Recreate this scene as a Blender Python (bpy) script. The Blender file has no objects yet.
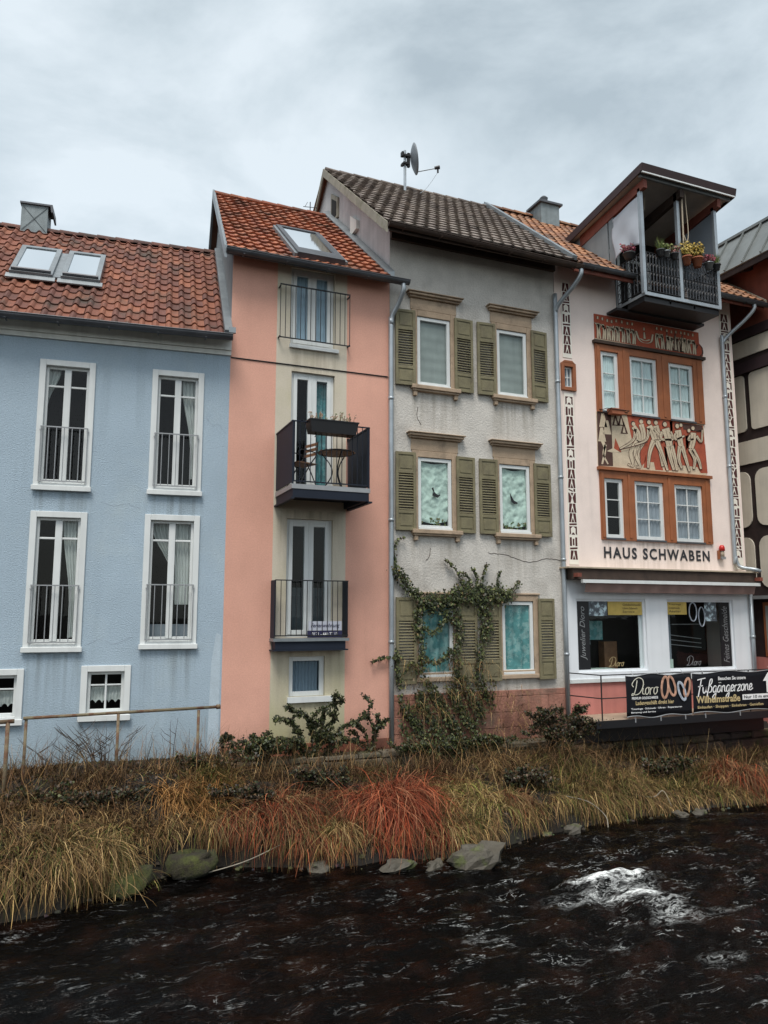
import bpy, math, random
import numpy as np
from mathutils import Vector, noise as mnoise
R = math.radians
random.seed(7); rng = np.random.default_rng(11)
scene = bpy.context.scene
COL = scene.collection

# ------------------------------------------------------------------ helpers
class MB:
    """collects faces and becomes ONE mesh object"""
    def __init__(s): s.v = []; s.f = []; s.t = []
    def face(s, pts, tint=None):
        b = len(s.v); s.v += [tuple(p) for p in pts]
        s.f.append(tuple(range(b, b + len(pts)))); s.t.append(tint); return s
    def mesh(s, pts, faces, tint=None):
        b = len(s.v); s.v += [tuple(p) for p in pts]
        for f in faces: s.f.append(tuple(i + b for i in f)); s.t.append(tint)
        return s
    def box(s, x0, x1, y0, y1, z0, z1, tint=None):
        p = [(x0,y0,z0),(x1,y0,z0),(x1,y1,z0),(x0,y1,z0),(x0,y0,z1),(x1,y0,z1),(x1,y1,z1),(x0,y1,z1)]
        return s.mesh(p, [(0,3,2,1),(4,5,6,7),(0,1,5,4),(1,2,6,5),(2,3,7,6),(3,0,4,7)], tint)
    def hexa(s, p, tint=None):
        return s.mesh(p, [(0,3,2,1),(4,5,6,7),(0,1,5,4),(1,2,6,5),(2,3,7,6),(3,0,4,7)], tint)
    def frame(s, x0, x1, z0, z1, w, y0, y1, tint=None):
        s.box(x0, x0+w, y0, y1, z0, z1, tint); s.box(x1-w, x1, y0, y1, z0, z1, tint)
        s.box(x0+w, x1-w, y0, y1, z0, z0+w, tint); s.box(x0+w, x1-w, y0, y1, z1-w, z1, tint); return s
    def prism(s, poly, y0, y1, tint=None):
        """polygon in (x,z), thickness along y (y0 front)"""
        n = len(poly); a = sum(poly[i][0]*poly[(i+1)%n][1]-poly[(i+1)%n][0]*poly[i][1] for i in range(n))
        if a < 0: poly = poly[::-1]
        p = [(x,y0,z) for x,z in poly] + [(x,y1,z) for x,z in poly]
        f = [tuple(range(n)), tuple(range(2*n-1, n-1, -1))] + [(i, i+n, (i+1)%n+n, (i+1)%n) for i in range(n)]
        return s.mesh(p, f, tint)
    def prism_x(s, poly, x0, x1, tint=None):
        """polygon in (y,z), thickness along x"""
        n = len(poly); a = sum(poly[i][0]*poly[(i+1)%n][1]-poly[(i+1)%n][0]*poly[i][1] for i in range(n))
        if a > 0: poly = poly[::-1]
        p = [(x0,y,z) for y,z in poly] + [(x1,y,z) for y,z in poly]
        f = [tuple(range(n)), tuple(range(2*n-1, n-1, -1))] + [(i, i+n, (i+1)%n+n, (i+1)%n) for i in range(n)]
        return s.mesh(p, f, tint)
    def tube(s, pts, r, n=8, tint=None, cap=True):
        pts = [Vector(p) for p in pts]; m = len(pts); rr = r if isinstance(r, (list, tuple)) else [r]*m
        b = len(s.v); ref = None
        for i, p in enumerate(pts):
            d = (pts[min(i+1, m-1)] - pts[max(i-1, 0)]).normalized()
            if ref is None:
                ref = Vector((0,0,1)) if abs(d.z) < .9 else Vector((1,0,0))
            u = d.cross(ref).normalized(); w = u.cross(d).normalized(); ref = w
            for k in range(n):
                a = 2*math.pi*k/n
                s.v.append(tuple(p + (u*math.cos(a) + w*math.sin(a))*rr[i]))
        for i in range(m-1):
            for k in range(n):
                k2 = (k+1) % n
                s.f.append((b+i*n+k, b+i*n+k2, b+(i+1)*n+k2, b+(i+1)*n+k)); s.t.append(tint)
        if cap:
            s.f.append(tuple(b+k for k in range(n-1,-1,-1))); s.t.append(tint)
            s.f.append(tuple(b+(m-1)*n+k for k in range(n))); s.t.append(tint)
        return s
    def lathe(s, c, prof, n=16, tint=None):
        b = len(s.v); m = len(prof)
        for r, z in prof:
            for k in range(n):
                a = 2*math.pi*k/n; s.v.append((c[0]+r*math.cos(a), c[1]+r*math.sin(a), c[2]+z))
        for i in range(m-1):
            for k in range(n):
                k2 = (k+1) % n
                s.f.append((b+i*n+k, b+i*n+k2, b+(i+1)*n+k2, b+(i+1)*n+k)); s.t.append(tint)
        s.f.append(tuple(b+k for k in range(n-1,-1,-1))); s.t.append(tint)
        s.f.append(tuple(b+(m-1)*n+k for k in range(n))); s.t.append(tint)
        return s
    def grid(s, fn, nu, nv, tint=None):
        b = len(s.v)
        for j in range(nv+1):
            for i in range(nu+1): s.v.append(tuple(fn(i/nu, j/nv)))
        for j in range(nv):
            for i in range(nu):
                a = b + j*(nu+1)+i
                s.f.append((a, a+1, a+nu+2, a+nu+1)); s.t.append(tint)
        return s
    def xform(s, fn, start=0):
        for i in range(start, len(s.v)): s.v[i] = tuple(fn(s.v[i]))
        return s
    def build(s, name, mat, parent=None, smooth=False, label=None, bevel=0, solid=0):
        me = bpy.data.meshes.new(name); me.from_pydata(s.v, [], s.f)
        me.materials.append(mat)
        if any(t is not None for t in s.t):
            at = me.attributes.new('tint', 'FLOAT_COLOR', 'FACE')
            arr = np.ones((len(s.f), 4), np.float32)
            for i, t in enumerate(s.t):
                if t is not None: arr[i, :3] = t
            at.data.foreach_set('color', arr.ravel())
        if smooth: me.polygons.foreach_set('use_smooth', [True]*len(me.polygons))
        me.update()
        o = bpy.data.objects.new(name, me); COL.objects.link(o)
        if parent: o.parent = parent
        if label: o['label'] = label
        if bevel:
            m = o.modifiers.new('bev', 'BEVEL'); m.width = bevel; m.segments = 1; m.limit_method = 'ANGLE'
        if solid:
            m = o.modifiers.new('sol', 'SOLIDIFY'); m.thickness = solid; m.offset = 0
        return o

def tag(o, label, cat, group=None):
    o['label'] = label; o['category'] = cat
    if group: o['group'] = group
    return o
def thing(name, label, cat, loc=(0,0,0), rz=0, group=None):
    o = bpy.data.objects.new(name, None); COL.objects.link(o); o.empty_display_size = .2
    o.location = loc; o.rotation_euler = (0,0,rz); return tag(o, label, cat, group)
def bulk(name, verts, faces, tints, mat, parent=None, smooth=False):
    """fast mesh from numpy quads; tints per face"""
    me = bpy.data.meshes.new(name); nf = len(faces); k = faces.shape[1]
    me.vertices.add(len(verts)); me.vertices.foreach_set('co', verts.astype(np.float32).ravel())
    me.loops.add(nf*k); me.loops.foreach_set('vertex_index', faces.astype(np.int32).ravel())
    me.polygons.add(nf); me.polygons.foreach_set('loop_start', np.arange(0, nf*k, k, dtype=np.int32))
    if smooth: me.polygons.foreach_set('use_smooth', np.ones(nf, bool))
    me.update(calc_edges=True); me.materials.append(mat)
    at = me.attributes.new('tint', 'FLOAT_COLOR', 'FACE')
    at.data.foreach_set('color', np.c_[tints, np.ones(nf)].astype(np.float32).ravel())
    o = bpy.data.objects.new(name, me); COL.objects.link(o)
    if parent: o.parent = parent
    return o
def catmull(p, n=6):
    p = [np.array(q, float) for q in p]
    if len(p) < 3: return p
    q = [2*p[0]-p[1]] + p + [2*p[-1]-p[-2]]; out = []
    for i in range(1, len(q)-2):
        for k in range(n):
            t = k/n; a, b, c, d = q[i-1:i+3]
            out.append(.5*((2*b)+(c-a)*t+(2*a-5*b+4*c-d)*t*t+(3*b-a-3*c+d)*t**3))
    out.append(p[-1]); return out

# ------------------------------------------------------------------ materials
def mat(name, col, rough=.8, var=.12, vscale=1.3, bump=0., bscale=60., metal=0., spec=.5, tint=False,
        streak=0., fine=.0, stain=None, stain_amt=0., stain_scale=.8, stain_lo=.52, stain_hi=.68, coords="Object", alpha=None, trans=0, damp=None, drips=()):
    m = bpy.data.materials.new(name); m.use_nodes = True; nt = m.node_tree; N = nt.nodes; L = nt.links
    bs = N['Principled BSDF']; bs.inputs['Roughness'].default_value = rough
    bs.inputs['Metallic'].default_value = metal; bs.inputs['Specular IOR Level'].default_value = spec
    tc = N.new('ShaderNodeTexCoord')
    def nz(scale, detail=4, mapping=None, rgh=.55):
        n = N.new('ShaderNodeTexNoise'); n.inputs['Scale'].default_value = scale
        n.inputs['Detail'].default_value = detail; n.inputs['Roughness'].default_value = rgh
        if mapping:
            mp = N.new('ShaderNodeMapping'); mp.inputs['Scale'].default_value = mapping
            L.new(tc.outputs[coords], mp.inputs[0]); L.new(mp.outputs[0], n.inputs[0])
        else: L.new(tc.outputs[coords], n.inputs[0])
        return n
    def mixc(kind, fac, a, b):
        x = N.new('ShaderNodeMix'); x.data_type = 'RGBA'; x.blend_type = kind
        if isinstance(fac, (int, float)): x.inputs[0].default_value = fac
        else: L.new(fac, x.inputs[0])
        for k, q in ((6, a), (7, b)):
            if isinstance(q, (tuple, list)): x.inputs[k].default_value = (*q[:3], 1)
            else: L.new(q, x.inputs[k])
        return x.outputs[2]
    def ramp(src, lo, hi, c0, c1):
        r = N.new('ShaderNodeMapRange'); r.inputs[1].default_value = lo; r.inputs[2].default_value = hi
        r.inputs[3].default_value = c0; r.inputs[4].default_value = c1; L.new(src, r.inputs[0]); return r.outputs[0]
    c = tuple(col)
    if tint:
        a = N.new('ShaderNodeAttribute'); a.attribute_name = 'tint'
        c = mixc('MULTIPLY', 1., c, a.outputs['Color'])
    if stain is not None:
        n = nz(stain_scale, 7, rgh=.65); c = mixc('MIX', ramp(n.outputs['Fac'], stain_lo, stain_hi, 0, stain_amt), c, stain)
    if var:
        n = nz(vscale, 6); v = ramp(n.outputs['Fac'], .3, .7, 1-var, 1+var); c = mixc('MULTIPLY', 1., c, v)
    if streak:
        n = nz(1., 5, (7, 7, .35)); v = ramp(n.outputs['Fac'], .45, .72, 1, 1-streak); c = mixc('MULTIPLY', 1., c, v)
    if damp:
        sx = N.new('ShaderNodeSeparateXYZ'); L.new(tc.outputs[coords], sx.inputs[0]); n = nz(1.5, 6, (1.6,1.6,.8)); a = N.new('ShaderNodeMath'); a.operation = 'MULTIPLY_ADD'; L.new(n.outputs['Fac'], a.inputs[0]); a.inputs[1].default_value = -1.5; L.new(sx.outputs[2], a.inputs[2])
        c = mixc('MIX', ramp(a.outputs[0], damp[0], damp[1], damp[3], 0), c, damp[2])
        n = nz(1., 6, (3.5,3.5,.16)); n2 = nz(.9, 3); mm = N.new('ShaderNodeMath'); mm.operation = 'MULTIPLY'; L.new(ramp(n.outputs['Fac'], .52, .72, 0, 1), mm.inputs[0]); L.new(ramp(n2.outputs['Fac'], .45, .6, 0, damp[4]), mm.inputs[1])
        c = mixc('MIX', mm.outputs[0], c, tuple(.55*q for q in col))
    if drips:
        sp = N.new('ShaderNodeSeparateXYZ'); L.new(tc.outputs[coords], sp.inputs[0]); acc = None
        def mth(op, a, b):
            q = N.new('ShaderNodeMath'); q.operation = op
            for i_, v_ in ((0,a),(1,b)):
                if isinstance(v_, (int,float)): q.inputs[i_].default_value = v_
                else: L.new(v_, q.inputs[i_])
            return q.outputs[0]
        for xa, xb, zs in drips:
            k = mth('MULTIPLY', ramp(sp.outputs[2], zs-1.15, zs, 0, 1), mth('LESS_THAN', sp.outputs[2], zs)); ax = mth('ABSOLUTE', mth('SUBTRACT', sp.outputs[0], (xa+xb)/2), 0)
            k = mth('MULTIPLY', k, ramp(ax, (xb-xa)/2-.05, (xb-xa)/2+.05, 1, 0)); acc = k if acc is None else mth('MAXIMUM', acc, k)
        n = nz(1., 5, (9,9,.5)); c = mixc('MIX', mth('MULTIPLY', acc, ramp(n.outputs['Fac'], .40, .68, 0, .75)), c, tuple(.50*q*w for q, w in zip(col, (1.05,1.0,.9))))
    if fine:
        n = nz(38, 3); v = ramp(n.outputs['Fac'], .3, .7, 1-fine, 1+fine); c = mixc('MULTIPLY', 1., c, v)
    if isinstance(c, tuple): bs.inputs['Base Color'].default_value = (*c[:3], 1)
    else: L.new(c, bs.inputs['Base Color'])
    if bump:
        n = nz(bscale, 5, rgh=.6); b = N.new('ShaderNodeBump'); b.inputs['Strength'].default_value = bump
        b.inputs['Distance'].default_value = .02; L.new(n.outputs['Fac'], b.inputs['Height']); L.new(b.outputs[0], bs.inputs['Normal'])
    if trans:
        o = N['Material Output']; t = N.new('ShaderNodeBsdfTranslucent'); x = N.new('ShaderNodeMixShader')
        x.inputs[0].default_value = trans
        if isinstance(c, tuple): t.inputs[0].default_value = (*c[:3], 1)
        else: L.new(c, t.inputs[0])
        L.new(bs.outputs[0], x.inputs[1]); L.new(t.outputs[0], x.inputs[2]); L.new(x.outputs[0], o.inputs[0])
    return m

def glass(name, tintc=(.90,.94,.93), refl=.9, rough=.02, wav=.0):
    m = bpy.data.materials.new(name); m.use_nodes = True; nt = m.node_tree; N = nt.nodes; L = nt.links
    N.remove(N['Principled BSDF']); o = N['Material Output']
    t = N.new('ShaderNodeBsdfTransparent'); t.inputs[0].default_value = (*tintc, 1)
    g = N.new('ShaderNodeBsdfGlossy'); g.inputs['Roughness'].default_value = rough; g.inputs[0].default_value = (refl, refl, refl, 1)
    f = N.new('ShaderNodeFresnel'); x = N.new('ShaderNodeMixShader'); ge = N.new('ShaderNodeNewGeometry'); io = N.new('ShaderNodeMapRange'); io.inputs[3].default_value = 1.36; io.inputs[4].default_value = 1/1.36; L.new(ge.outputs['Backfacing'], io.inputs[0]); L.new(io.outputs[0], f.inputs[0])
    if wav:
        tc = N.new('ShaderNodeTexCoord'); n = N.new('ShaderNodeTexNoise'); n.inputs['Scale'].default_value = 2.2
        b = N.new('ShaderNodeBump'); b.inputs['Strength'].default_value = wav; b.inputs['Distance'].default_value = .02
        L.new(tc.outputs['Object'], n.inputs[0]); L.new(n.outputs['Fac'], b.inputs['Height']); L.new(b.outputs[0], g.inputs['Normal'])
    L.new(f.outputs[0], x.inputs[0]); L.new(t.outputs[0], x.inputs[1]); L.new(g.outputs[0], x.inputs[2]); L.new(x.outputs[0], o.inputs[0])
    return m

M = dict(
 blue = mat('blue_render', (.335,.422,.495), .9, .08, .9, .7, 45, stain=(.39,.47,.51), stain_amt=.6, fine=.07, drips=[(-3.2,-2.27,5.44),(-1.37,-.45,5.44),(-3.2,-2.29,2.78),(-1.4,-.45,2.81),(-2.3,-1.49,1.68)], damp=(.1,1.2,(.22,.28,.30),.6,.35)),
 white = mat('white_paint', (.63,.655,.65), .45, .05, 2.5, streak=.10),
 cream_white = mat('weathered_white_board', (.66,.67,.63), .6, .08, 2., streak=.15),
 pink = mat('salmon_render', (.66,.355,.27), .92, .07, 1.1, .4, 80, stain=(.60,.31,.235), stain_amt=.35, fine=.06, damp=(.2,.9,(.40,.22,.16),.5,.14)),
 beige = mat('beige_render', (.55,.495,.40), .92, .06, 1.1, .35, 90, stain=(.44,.41,.25), stain_amt=.5, stain_scale=.7, drips=[(3.69,4.66,8.37),(3.5,4.85,5.30),(3.45,4.8,2.77),(3.78,4.58,1.85)], fine=.05, damp=(.4,2.2,(.38,.36,.17),.7,.35)),
 red_plinth = mat('red_plinth', (.34,.12,.075), .9, .15, 3, .3, 40, stain=(.12,.07,.05), stain_amt=.6, stain_scale=1.5),
 grey = mat('weathered_plaster', (.53,.505,.465), .95, .12, 2.6, .8, 26, stain=(.375,.35,.315), stain_amt=.8, stain_scale=.9, fine=.10, drips=[(6.2,7.3,7.8),(8.05,9.1,7.8),(6.2,7.3,4.9),(8.05,9.1,4.9),(8.05,9.1,2.15)], damp=(.6,1.9,(.30,.26,.22),.6,.55)),
 gable = mat('grey_gable_plaster', (.46,.45,.45), .95, .12, 2.2, .4, 30, streak=.2, fine=.06),
 sand = mat('sandstone', (.38,.285,.20), .9, .14, 4, .3, 60, stain=(.13,.10,.075), stain_amt=.6, stain_scale=3., fine=.06),
 sandred = mat('red_sandstone', (.31,.145,.105), .92, .25, 3, .8, 22, stain=(.17,.12,.09), stain_amt=.9, stain_scale=1.8, streak=.3, fine=.15),
 shutter = mat('olive_shutter_paint', (.17,.15,.085), .7, .18, 5, .15, 40, stain=(.12,.10,.065), stain_amt=.7, stain_scale=4, fine=.1),
 rose = mat('pale_rose_render', (.82,.70,.64), .9, .05, 1.2, .25, 70, stain=(.64,.54,.49), stain_amt=.4, fine=.03, drips=[(10.7,13.9,5.0),(9.8,10.15,8.2)], damp=(.0,.5,(.4,.3,.25),.3,.28)),
 shop_white = mat('shopfront_white', (.72,.75,.78), .4, .04, 1.5, streak=.06),
 shop_pink = mat('shop_pink_base', (.52,.20,.17), .85, .1, 2, .2, 50, streak=.12),
 brown = mat('rust_brown_surround', (.29,.095,.034), .6, .14, 4, .1, 40, streak=.15),
 tile_blue = mat('clay_tile', (1,1,1), .75, .22, 2.2, .25, 45, tint=True, stain=(.045,.036,.026), stain_amt=.85, stain_scale=1.5, stain_lo=.50, stain_hi=.68, fine=.15),
 tile_grey = mat('old_dark_tile', (1,1,1), .85, .25, 2.0, .4, 40, tint=True, stain=(.20,.185,.15), stain_amt=.5, stain_scale=5, stain_lo=.55, stain_hi=.66, fine=.22),
 zinc = mat('zinc_sheet', (.24,.265,.28), .45, .15, 3, metal=.55, streak=.12),
 zinc_mid = mat('weathered_zinc', (.20,.235,.245), .6, .2, 5, metal=.2, streak=.25),
 zinc_dark = mat('dark_zinc', (.085,.09,.10), .5, .2, 3, metal=.4),
 pipe = mat('galvanised_pipe', (.36,.40,.43), .42, .12, 4, metal=.5, streak=.1),
 anth = mat('anthracite_metal', (.013,.018,.030), .6, .1, 4, spec=.2),
 iron = mat('dark_iron', (.02,.02,.022), .5, .1, 5, metal=.4),
 bars = mat('galvanised_bars', (.30,.31,.32), .5, .1, 5, metal=.4),
 woodd = mat('dark_eave_wood', (.045,.028,.020), .85, .3, 4, .2, 30, streak=.2),
 woodred = mat('red_brown_eave_wood', (.20,.055,.035), .7, .2, 3, .1, 30, streak=.15),
 verge = mat('verge_board', (.27,.25,.20), .8, .2, 3, stain=(.10,.11,.05), stain_amt=.6, stain_scale=4),
 soffit = mat('brown_soffit', (.27,.13,.085), .8, .2, 3, streak=.2),
 clad = mat('grey_cladding', (.24,.26,.27), .6, .1, 3, metal=.2, streak=.1),
 curtain = mat('white_curtain', (.72,.75,.74), .9, .06, 6, trans=.35),
 curtain_sky = mat('sky_tone_curtain', (.74,.86,.88), .9, .05, 6, trans=.2),  # net curtain; bright bluish tone stands in for sky reflected in the glass
 curtain_grey = mat('grey_net_curtain', (.34,.38,.44), .9, .08, 6, trans=.2),
 curtain_pale = mat('pale_blue_curtain', (.50,.58,.66), .9, .08, 6, trans=.2),
 blind = mat('green_grey_blind', (.27,.30,.29), .85, .12, 2.5, streak=.15),
 teal = mat('teal_curtain', (.11,.29,.30), .85, .3, 7, trans=.1, stain=(.27,.43,.43), stain_amt=.8, stain_scale=6., stain_lo=.5, stain_hi=.54),
 sheet = mat('crumpled_sheet', (.50,.62,.565), .85, .10, 5, stain=(.36,.47,.43), stain_amt=.6, stain_scale=9, stain_lo=.52, stain_hi=.58),
 room = mat('dark_room', (.012,.011,.010), .95, .2, 2),
 black = mat('black_vinyl', (.006,.006,.008), .5, .05, 4),
 banner = mat('black_banner_cloth', (.006,.007,.010), .6, spec=.2, var=.1, vscale=3, bump=.3, bscale=6),
 letter_white = mat('white_lettering', (.80,.80,.80), .6, 0),
 letter_gold = mat('gold_lettering', (.50,.39,.20), .6, .1, 30),
 letter_cream = mat('cream_lettering', (.62,.60,.50), .6, .1, 20),
 letter_dark = mat('dark_lettering', (.02,.022,.028), .7, .15, 20),
 sgr_beige = mat('sgraffito_beige', (.52,.43,.31), .92, .14, 5, .3, 50, fine=.08),
 sgr_red = mat('sgraffito_red', (.33,.070,.035), .92, .16, 5, .3, 50, fine=.08),
 sgr_dark = mat('sgraffito_dark', (.070,.034,.026), .92, .2, 5, .3, 50),
 strip_bg = mat('ornament_strip_ground', (.78,.74,.66), .92, .06, 4, .2, 60),
 strip_fg = mat('ornament_strip_motif', (.075,.022,.022), .92, .25, 9),
 rust = mat('rusty_rail_paint', (.17,.14,.085), .8, .25, 4, .2, 60, stain=(.11,.050,.026), stain_amt=.95, stain_scale=4.5, stain_lo=.44, stain_hi=.56),
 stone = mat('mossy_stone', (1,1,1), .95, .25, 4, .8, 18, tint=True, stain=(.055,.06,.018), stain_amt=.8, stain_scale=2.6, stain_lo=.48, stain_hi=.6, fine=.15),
 rock = mat('river_rock', (.070,.062,.047), .7, .2, 5, .6, 22, stain=(.07,.085,.02), stain_amt=.8, stain_scale=3., stain_lo=.55, stain_hi=.64, fine=.1),
 mossrock = mat('moss_covered_rock', (.055,.062,.014), .95, .5, 6, 1., 30, stain=(.02,.016,.010), stain_amt=.95, stain_scale=3, stain_lo=.45, stain_hi=.58, fine=.3),
 earth = mat('bank_earth', (.010,.0075,.005), .95, .4, 3, .8, 14, stain=(.012,.013,.005), stain_amt=.8, stain_scale=1.5, fine=.2),
 blade = mat('dry_grass', (1,1,1), .8, 0, tint=True, trans=.06, spec=.25),
 leaf = mat('leaf', (1,1,1), .5, 0, tint=True, trans=.12, spec=.4),
 twig = mat('twig_bark', (.06,.042,.030), .9, .3, 8),
 ceil = mat('grey_boarded_ceiling', (.48,.44,.39), .9, .1, 3, streak=.1),
 timber = mat('half_timber_beam', (.022,.011,.010), .85, .3, 5, .2, 30),
 panel = mat('cream_infill', (.62,.565,.47), .92, .08, 2, .3, 50, streak=.12),
 seam = mat('standing_seam_metal', (.20,.215,.21), .5, .15, 2, metal=.4, streak=.12),
 terracotta = mat('terracotta', (.36,.12,.06), .85, .12, 8),
 potgrey = mat('grey_pot', (.06,.065,.07), .6, .1, 8),
 tarp = mat('white_tarp', (.60,.64,.70), .6, .05, 3, trans=.25),
 film = mat('hazy_plastic_sheet', (.36,.40,.44), .4, .08, 3, trans=.6),
 awning = mat('awning_stripe', (.23,.15,.13), .8, .1, 3),
 tan = mat('tan_board', (.42,.35,.26), .8, .1, 3, streak=.15),
 concrete = mat('platform_edge', (.34,.26,.19), .9, .15, 3, .3, 30, streak=.15),
 yellow = mat('yellow_sticker', (.55,.40,.10), .6, .12, 8),
 photo = mat('poster_print', (.10,.12,.14), .6, .6, 7, stain=(.38,.48,.52), stain_amt=.9, stain_scale=7, stain_lo=.52, stain_hi=.58),
 goldring = mat('rose_gold_print', (.46,.26,.18), .5, .4, 14),
 silverring = mat('silver_print', (.36,.40,.46), .5, .4, 14),
 dish = mat('grey_dish', (.16,.18,.20), .5, .1, 3),
 redglass = mat('red_alarm_glass', (.50,.02,.015), .3, .05, 3),
 signwhite = mat('white_sign_cloth', (.50,.52,.60), .6, .04, 3),
 signblue = mat('navy_print', (.02,.02,.07), .6, .05, 3),
 orange_wood = mat('table_slats', (.20,.10,.05), .7, .25, 8),
)
M['glass'] = glass('window_glass', wav=.10)
M['glass_blue'] = glass('bluish_window_glass', (.80,.90,.93), wav=.10)
M['sky_glass'] = mat('coated_roof_glass', (.82,.86,.88), .05, 0, metal=1.)

# ------------------------------------------------------------------ generic building pieces
def wall_cells(mb, x0, x1, z0, z1, y, holes, depth, tint=None):
    """wall face at y with rectangular openings and reveals of the given depth"""
    xs = sorted({x0, x1, *[min(max(h[0],x0),x1) for h in holes], *[min(max(h[1],x0),x1) for h in holes]})
    zs = sorted({z0, z1, *[min(max(h[2],z0),z1) for h in holes], *[min(max(h[3],z0),z1) for h in holes]})
    for i in range(len(xs)-1):
        for j in range(len(zs)-1):
            cx, cz = (xs[i]+xs[i+1])/2, (zs[j]+zs[j+1])/2
            if any(h[0] < cx < h[1] and h[2] < cz < h[3] for h in holes): continue
            mb.face([(xs[i],y,zs[j]),(xs[i+1],y,zs[j]),(xs[i+1],y,zs[j+1]),(xs[i],y,zs[j+1])], tint)
    for a, b, c, d in holes:
        if b <= x0 or a >= x1: continue
        e = y+depth
        mb.face([(a,y,c),(a,y,d),(a,e,d),(a,e,c)], tint); mb.face([(b,y,c),(b,e,c),(b,e,d),(b,y,d)], tint)
        mb.face([(a,y,d),(b,y,d),(b,e,d),(a,e,d)], tint); mb.face([(a,y,c),(a,e,c),(b,e,c),(b,y,c)], tint)
    return mb

def tiles(name, parent, m, x0, x1, y0, z0, pitch, run, cw, rl, amp, cols, xl=None, xr=None, stag=0., lift=.03, cut=None, back=True):
    """tiled roof slope rising towards +y; xl / xr give the verge x for a given y"""
    mb = MB(); c, s_ = math.cos(pitch), math.sin(pitch); n = 6
    n = 10; rows = int(math.ceil(run/rl)); lo = x0-1.5; ncol = int((x1-lo+2)/cw)
    for r in range(rows):
        a = r*rl-.02; b = min(run, (r+1)*rl+.03)
        for k in range(ncol):
            u0 = lo + (k + stag*(r % 2))*cw; um = u0+cw/2; ym = y0+(a+b)/2*c
            L = xl(ym) if xl else x0; Rr = xr(ym) if xr else x1
            if u0+cw < L or u0 > Rr: continue
            if cut and cut(um, ym): continue
            t = np.array(random.choice(cols))*random.uniform(.9, 1.1); jl = random.uniform(-.004, .006); jx = random.uniform(-.006,.006)
            top, bot, lip = [], [], []
            for i in range(n+1):
                q = i/n; h = amp*(1.6*math.sin(math.pi*q/.5)-.6 if q < .5 else -.6-.25*math.sin(math.pi*(q-.5)/.5)); x = min(max(u0+q*cw+jx, L), Rr)
                ha = h+lift+jl+random.uniform(-.001,.001); hb = h+.002
                top.append((x, y0+b*c-hb*s_, z0+b*s_+hb*c)); bot.append((x, y0+a*c-ha*s_, z0+a*s_+ha*c))
                hl = ha-.035; lip.append((x, y0+(a+.004)*c-hl*s_, z0+(a+.004)*s_+hl*c))
            pts = lip+bot+top; f = []
            for i in range(n): f += [(i,i+1,n+2+i,n+1+i), (n+1+i,n+2+i,2*n+3+i,2*n+2+i)]
            mb.mesh(pts, f, tuple(t))
    return mb.build(name, m, parent)

def ridge_tiles(parent, m, x0, x1, y, z, cols, r=.12, step=.38):
    mb = MB(); k = 0; x = x0
    while x < x1:
        e = min(x+step+.04, x1); t = tuple(np.array(random.choice(cols))*random.uniform(.75,1.05))
        ring = lambda xx, rr: [(xx, y+rr*math.cos(a), z-.04+rr*.9*math.sin(a)) for a in np.linspace(-.1, math.pi+.1, 9)]
        p = ring(x, r+.012)+ring(e, r-.006); mb.mesh(p, [(i,i+1,i+10,i+9) for i in range(8)]+[tuple(range(9))], t); x += step
    return mb.build('ridge_tiles', m, parent)

def gutter(parent, x0, x1, y, z0, z1, r=.075, m=None, name='gutter'):
    mb = MB(); A = np.linspace(math.pi, 2*math.pi, 9)
    o = [(y+r*math.cos(a), r*math.sin(a)) for a in A]; i_ = [(y+(r-.008)*math.cos(a), (r-.008)*math.sin(a)) for a in A[::-1]]
    prof = o + i_; n = len(prof)
    p = [(x0, q[0], z0+q[1]) for q in prof] + [(x1, q[0], z1+q[1]) for q in prof]
    mb.mesh(p, [(k, (k+1)%n, (k+1)%n+n, k+n) for k in range(n)])
    for xx, zz in ((x0,z0),(x1,z1)): mb.face([(xx, q[0], zz+q[1]) for q in o])
    mb.tube([(x0, y-r, z0+.004), (x1, y-r, z1+.004)], .011, 6)
    k = x0+.3
    while k < x1:
        zz = z0+(z1-z0)*(k-x0)/(x1-x0); mb.box(k, k+.025, y-r-.012, y+r, zz-r-.012, zz-r-.004); k += .8
    return mb.build(name, m or M['zinc_dark'], parent, smooth=False)

def downpipe(parent, pts, r=.05, m=None, clips=()):
    mb = MB(); mb.tube([tuple(p) for p in catmull(pts, 5)] if len(pts) > 2 else pts, r, 12)
    for x, y, z in clips: mb.lathe((x,y,z), [(r+.008,-.03),(r+.012,0),(r+.008,.03)], 12); mb.box(x-.01, x+.01, y, 0, z-.015, z+.015)
    return mb.build('downpipe', m or M['pipe'], parent, smooth=True)

def pane(parent, x0, x1, z0, z1, y, m='glass', name='pane', tilt=0):
    return MB().face([(x0,y,z0),(x1,y,z0),(x1,y,z1),(x0,y,z1)]).build(name, M[m], parent)

def curtain(parent, x0, x1, z0, z1, y, m='curtain', waves=7, amp=.02, gather=0., side=0, scallop=0., name='curtain'):
    """hanging cloth; gather pulls its free edge to one side (0 left, 1 right) going down"""
    ph = random.uniform(0, 6)
    def fn(u, v):
        g = gather*(math.sin(min(v*1.35,1)*math.pi/2)**2); w = 1-g
        x = x0+(x1-x0)*((u*w) if side == 0 else (1-(1-u)*w))
        zb = z0 + scallop*abs(math.sin(u*math.pi*5))
        z = z1+(zb-z1)*v
        if gather: z -= .0
        return (x, y+amp*math.sin(u*waves*2*math.pi+ph+.5*math.sin(3*v))+.006*math.sin(9*v+7*u), z)
    return MB().grid(fn, 10*waves if waves < 8 else 80, 10).build(name, M[m], parent, smooth=True)

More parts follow.
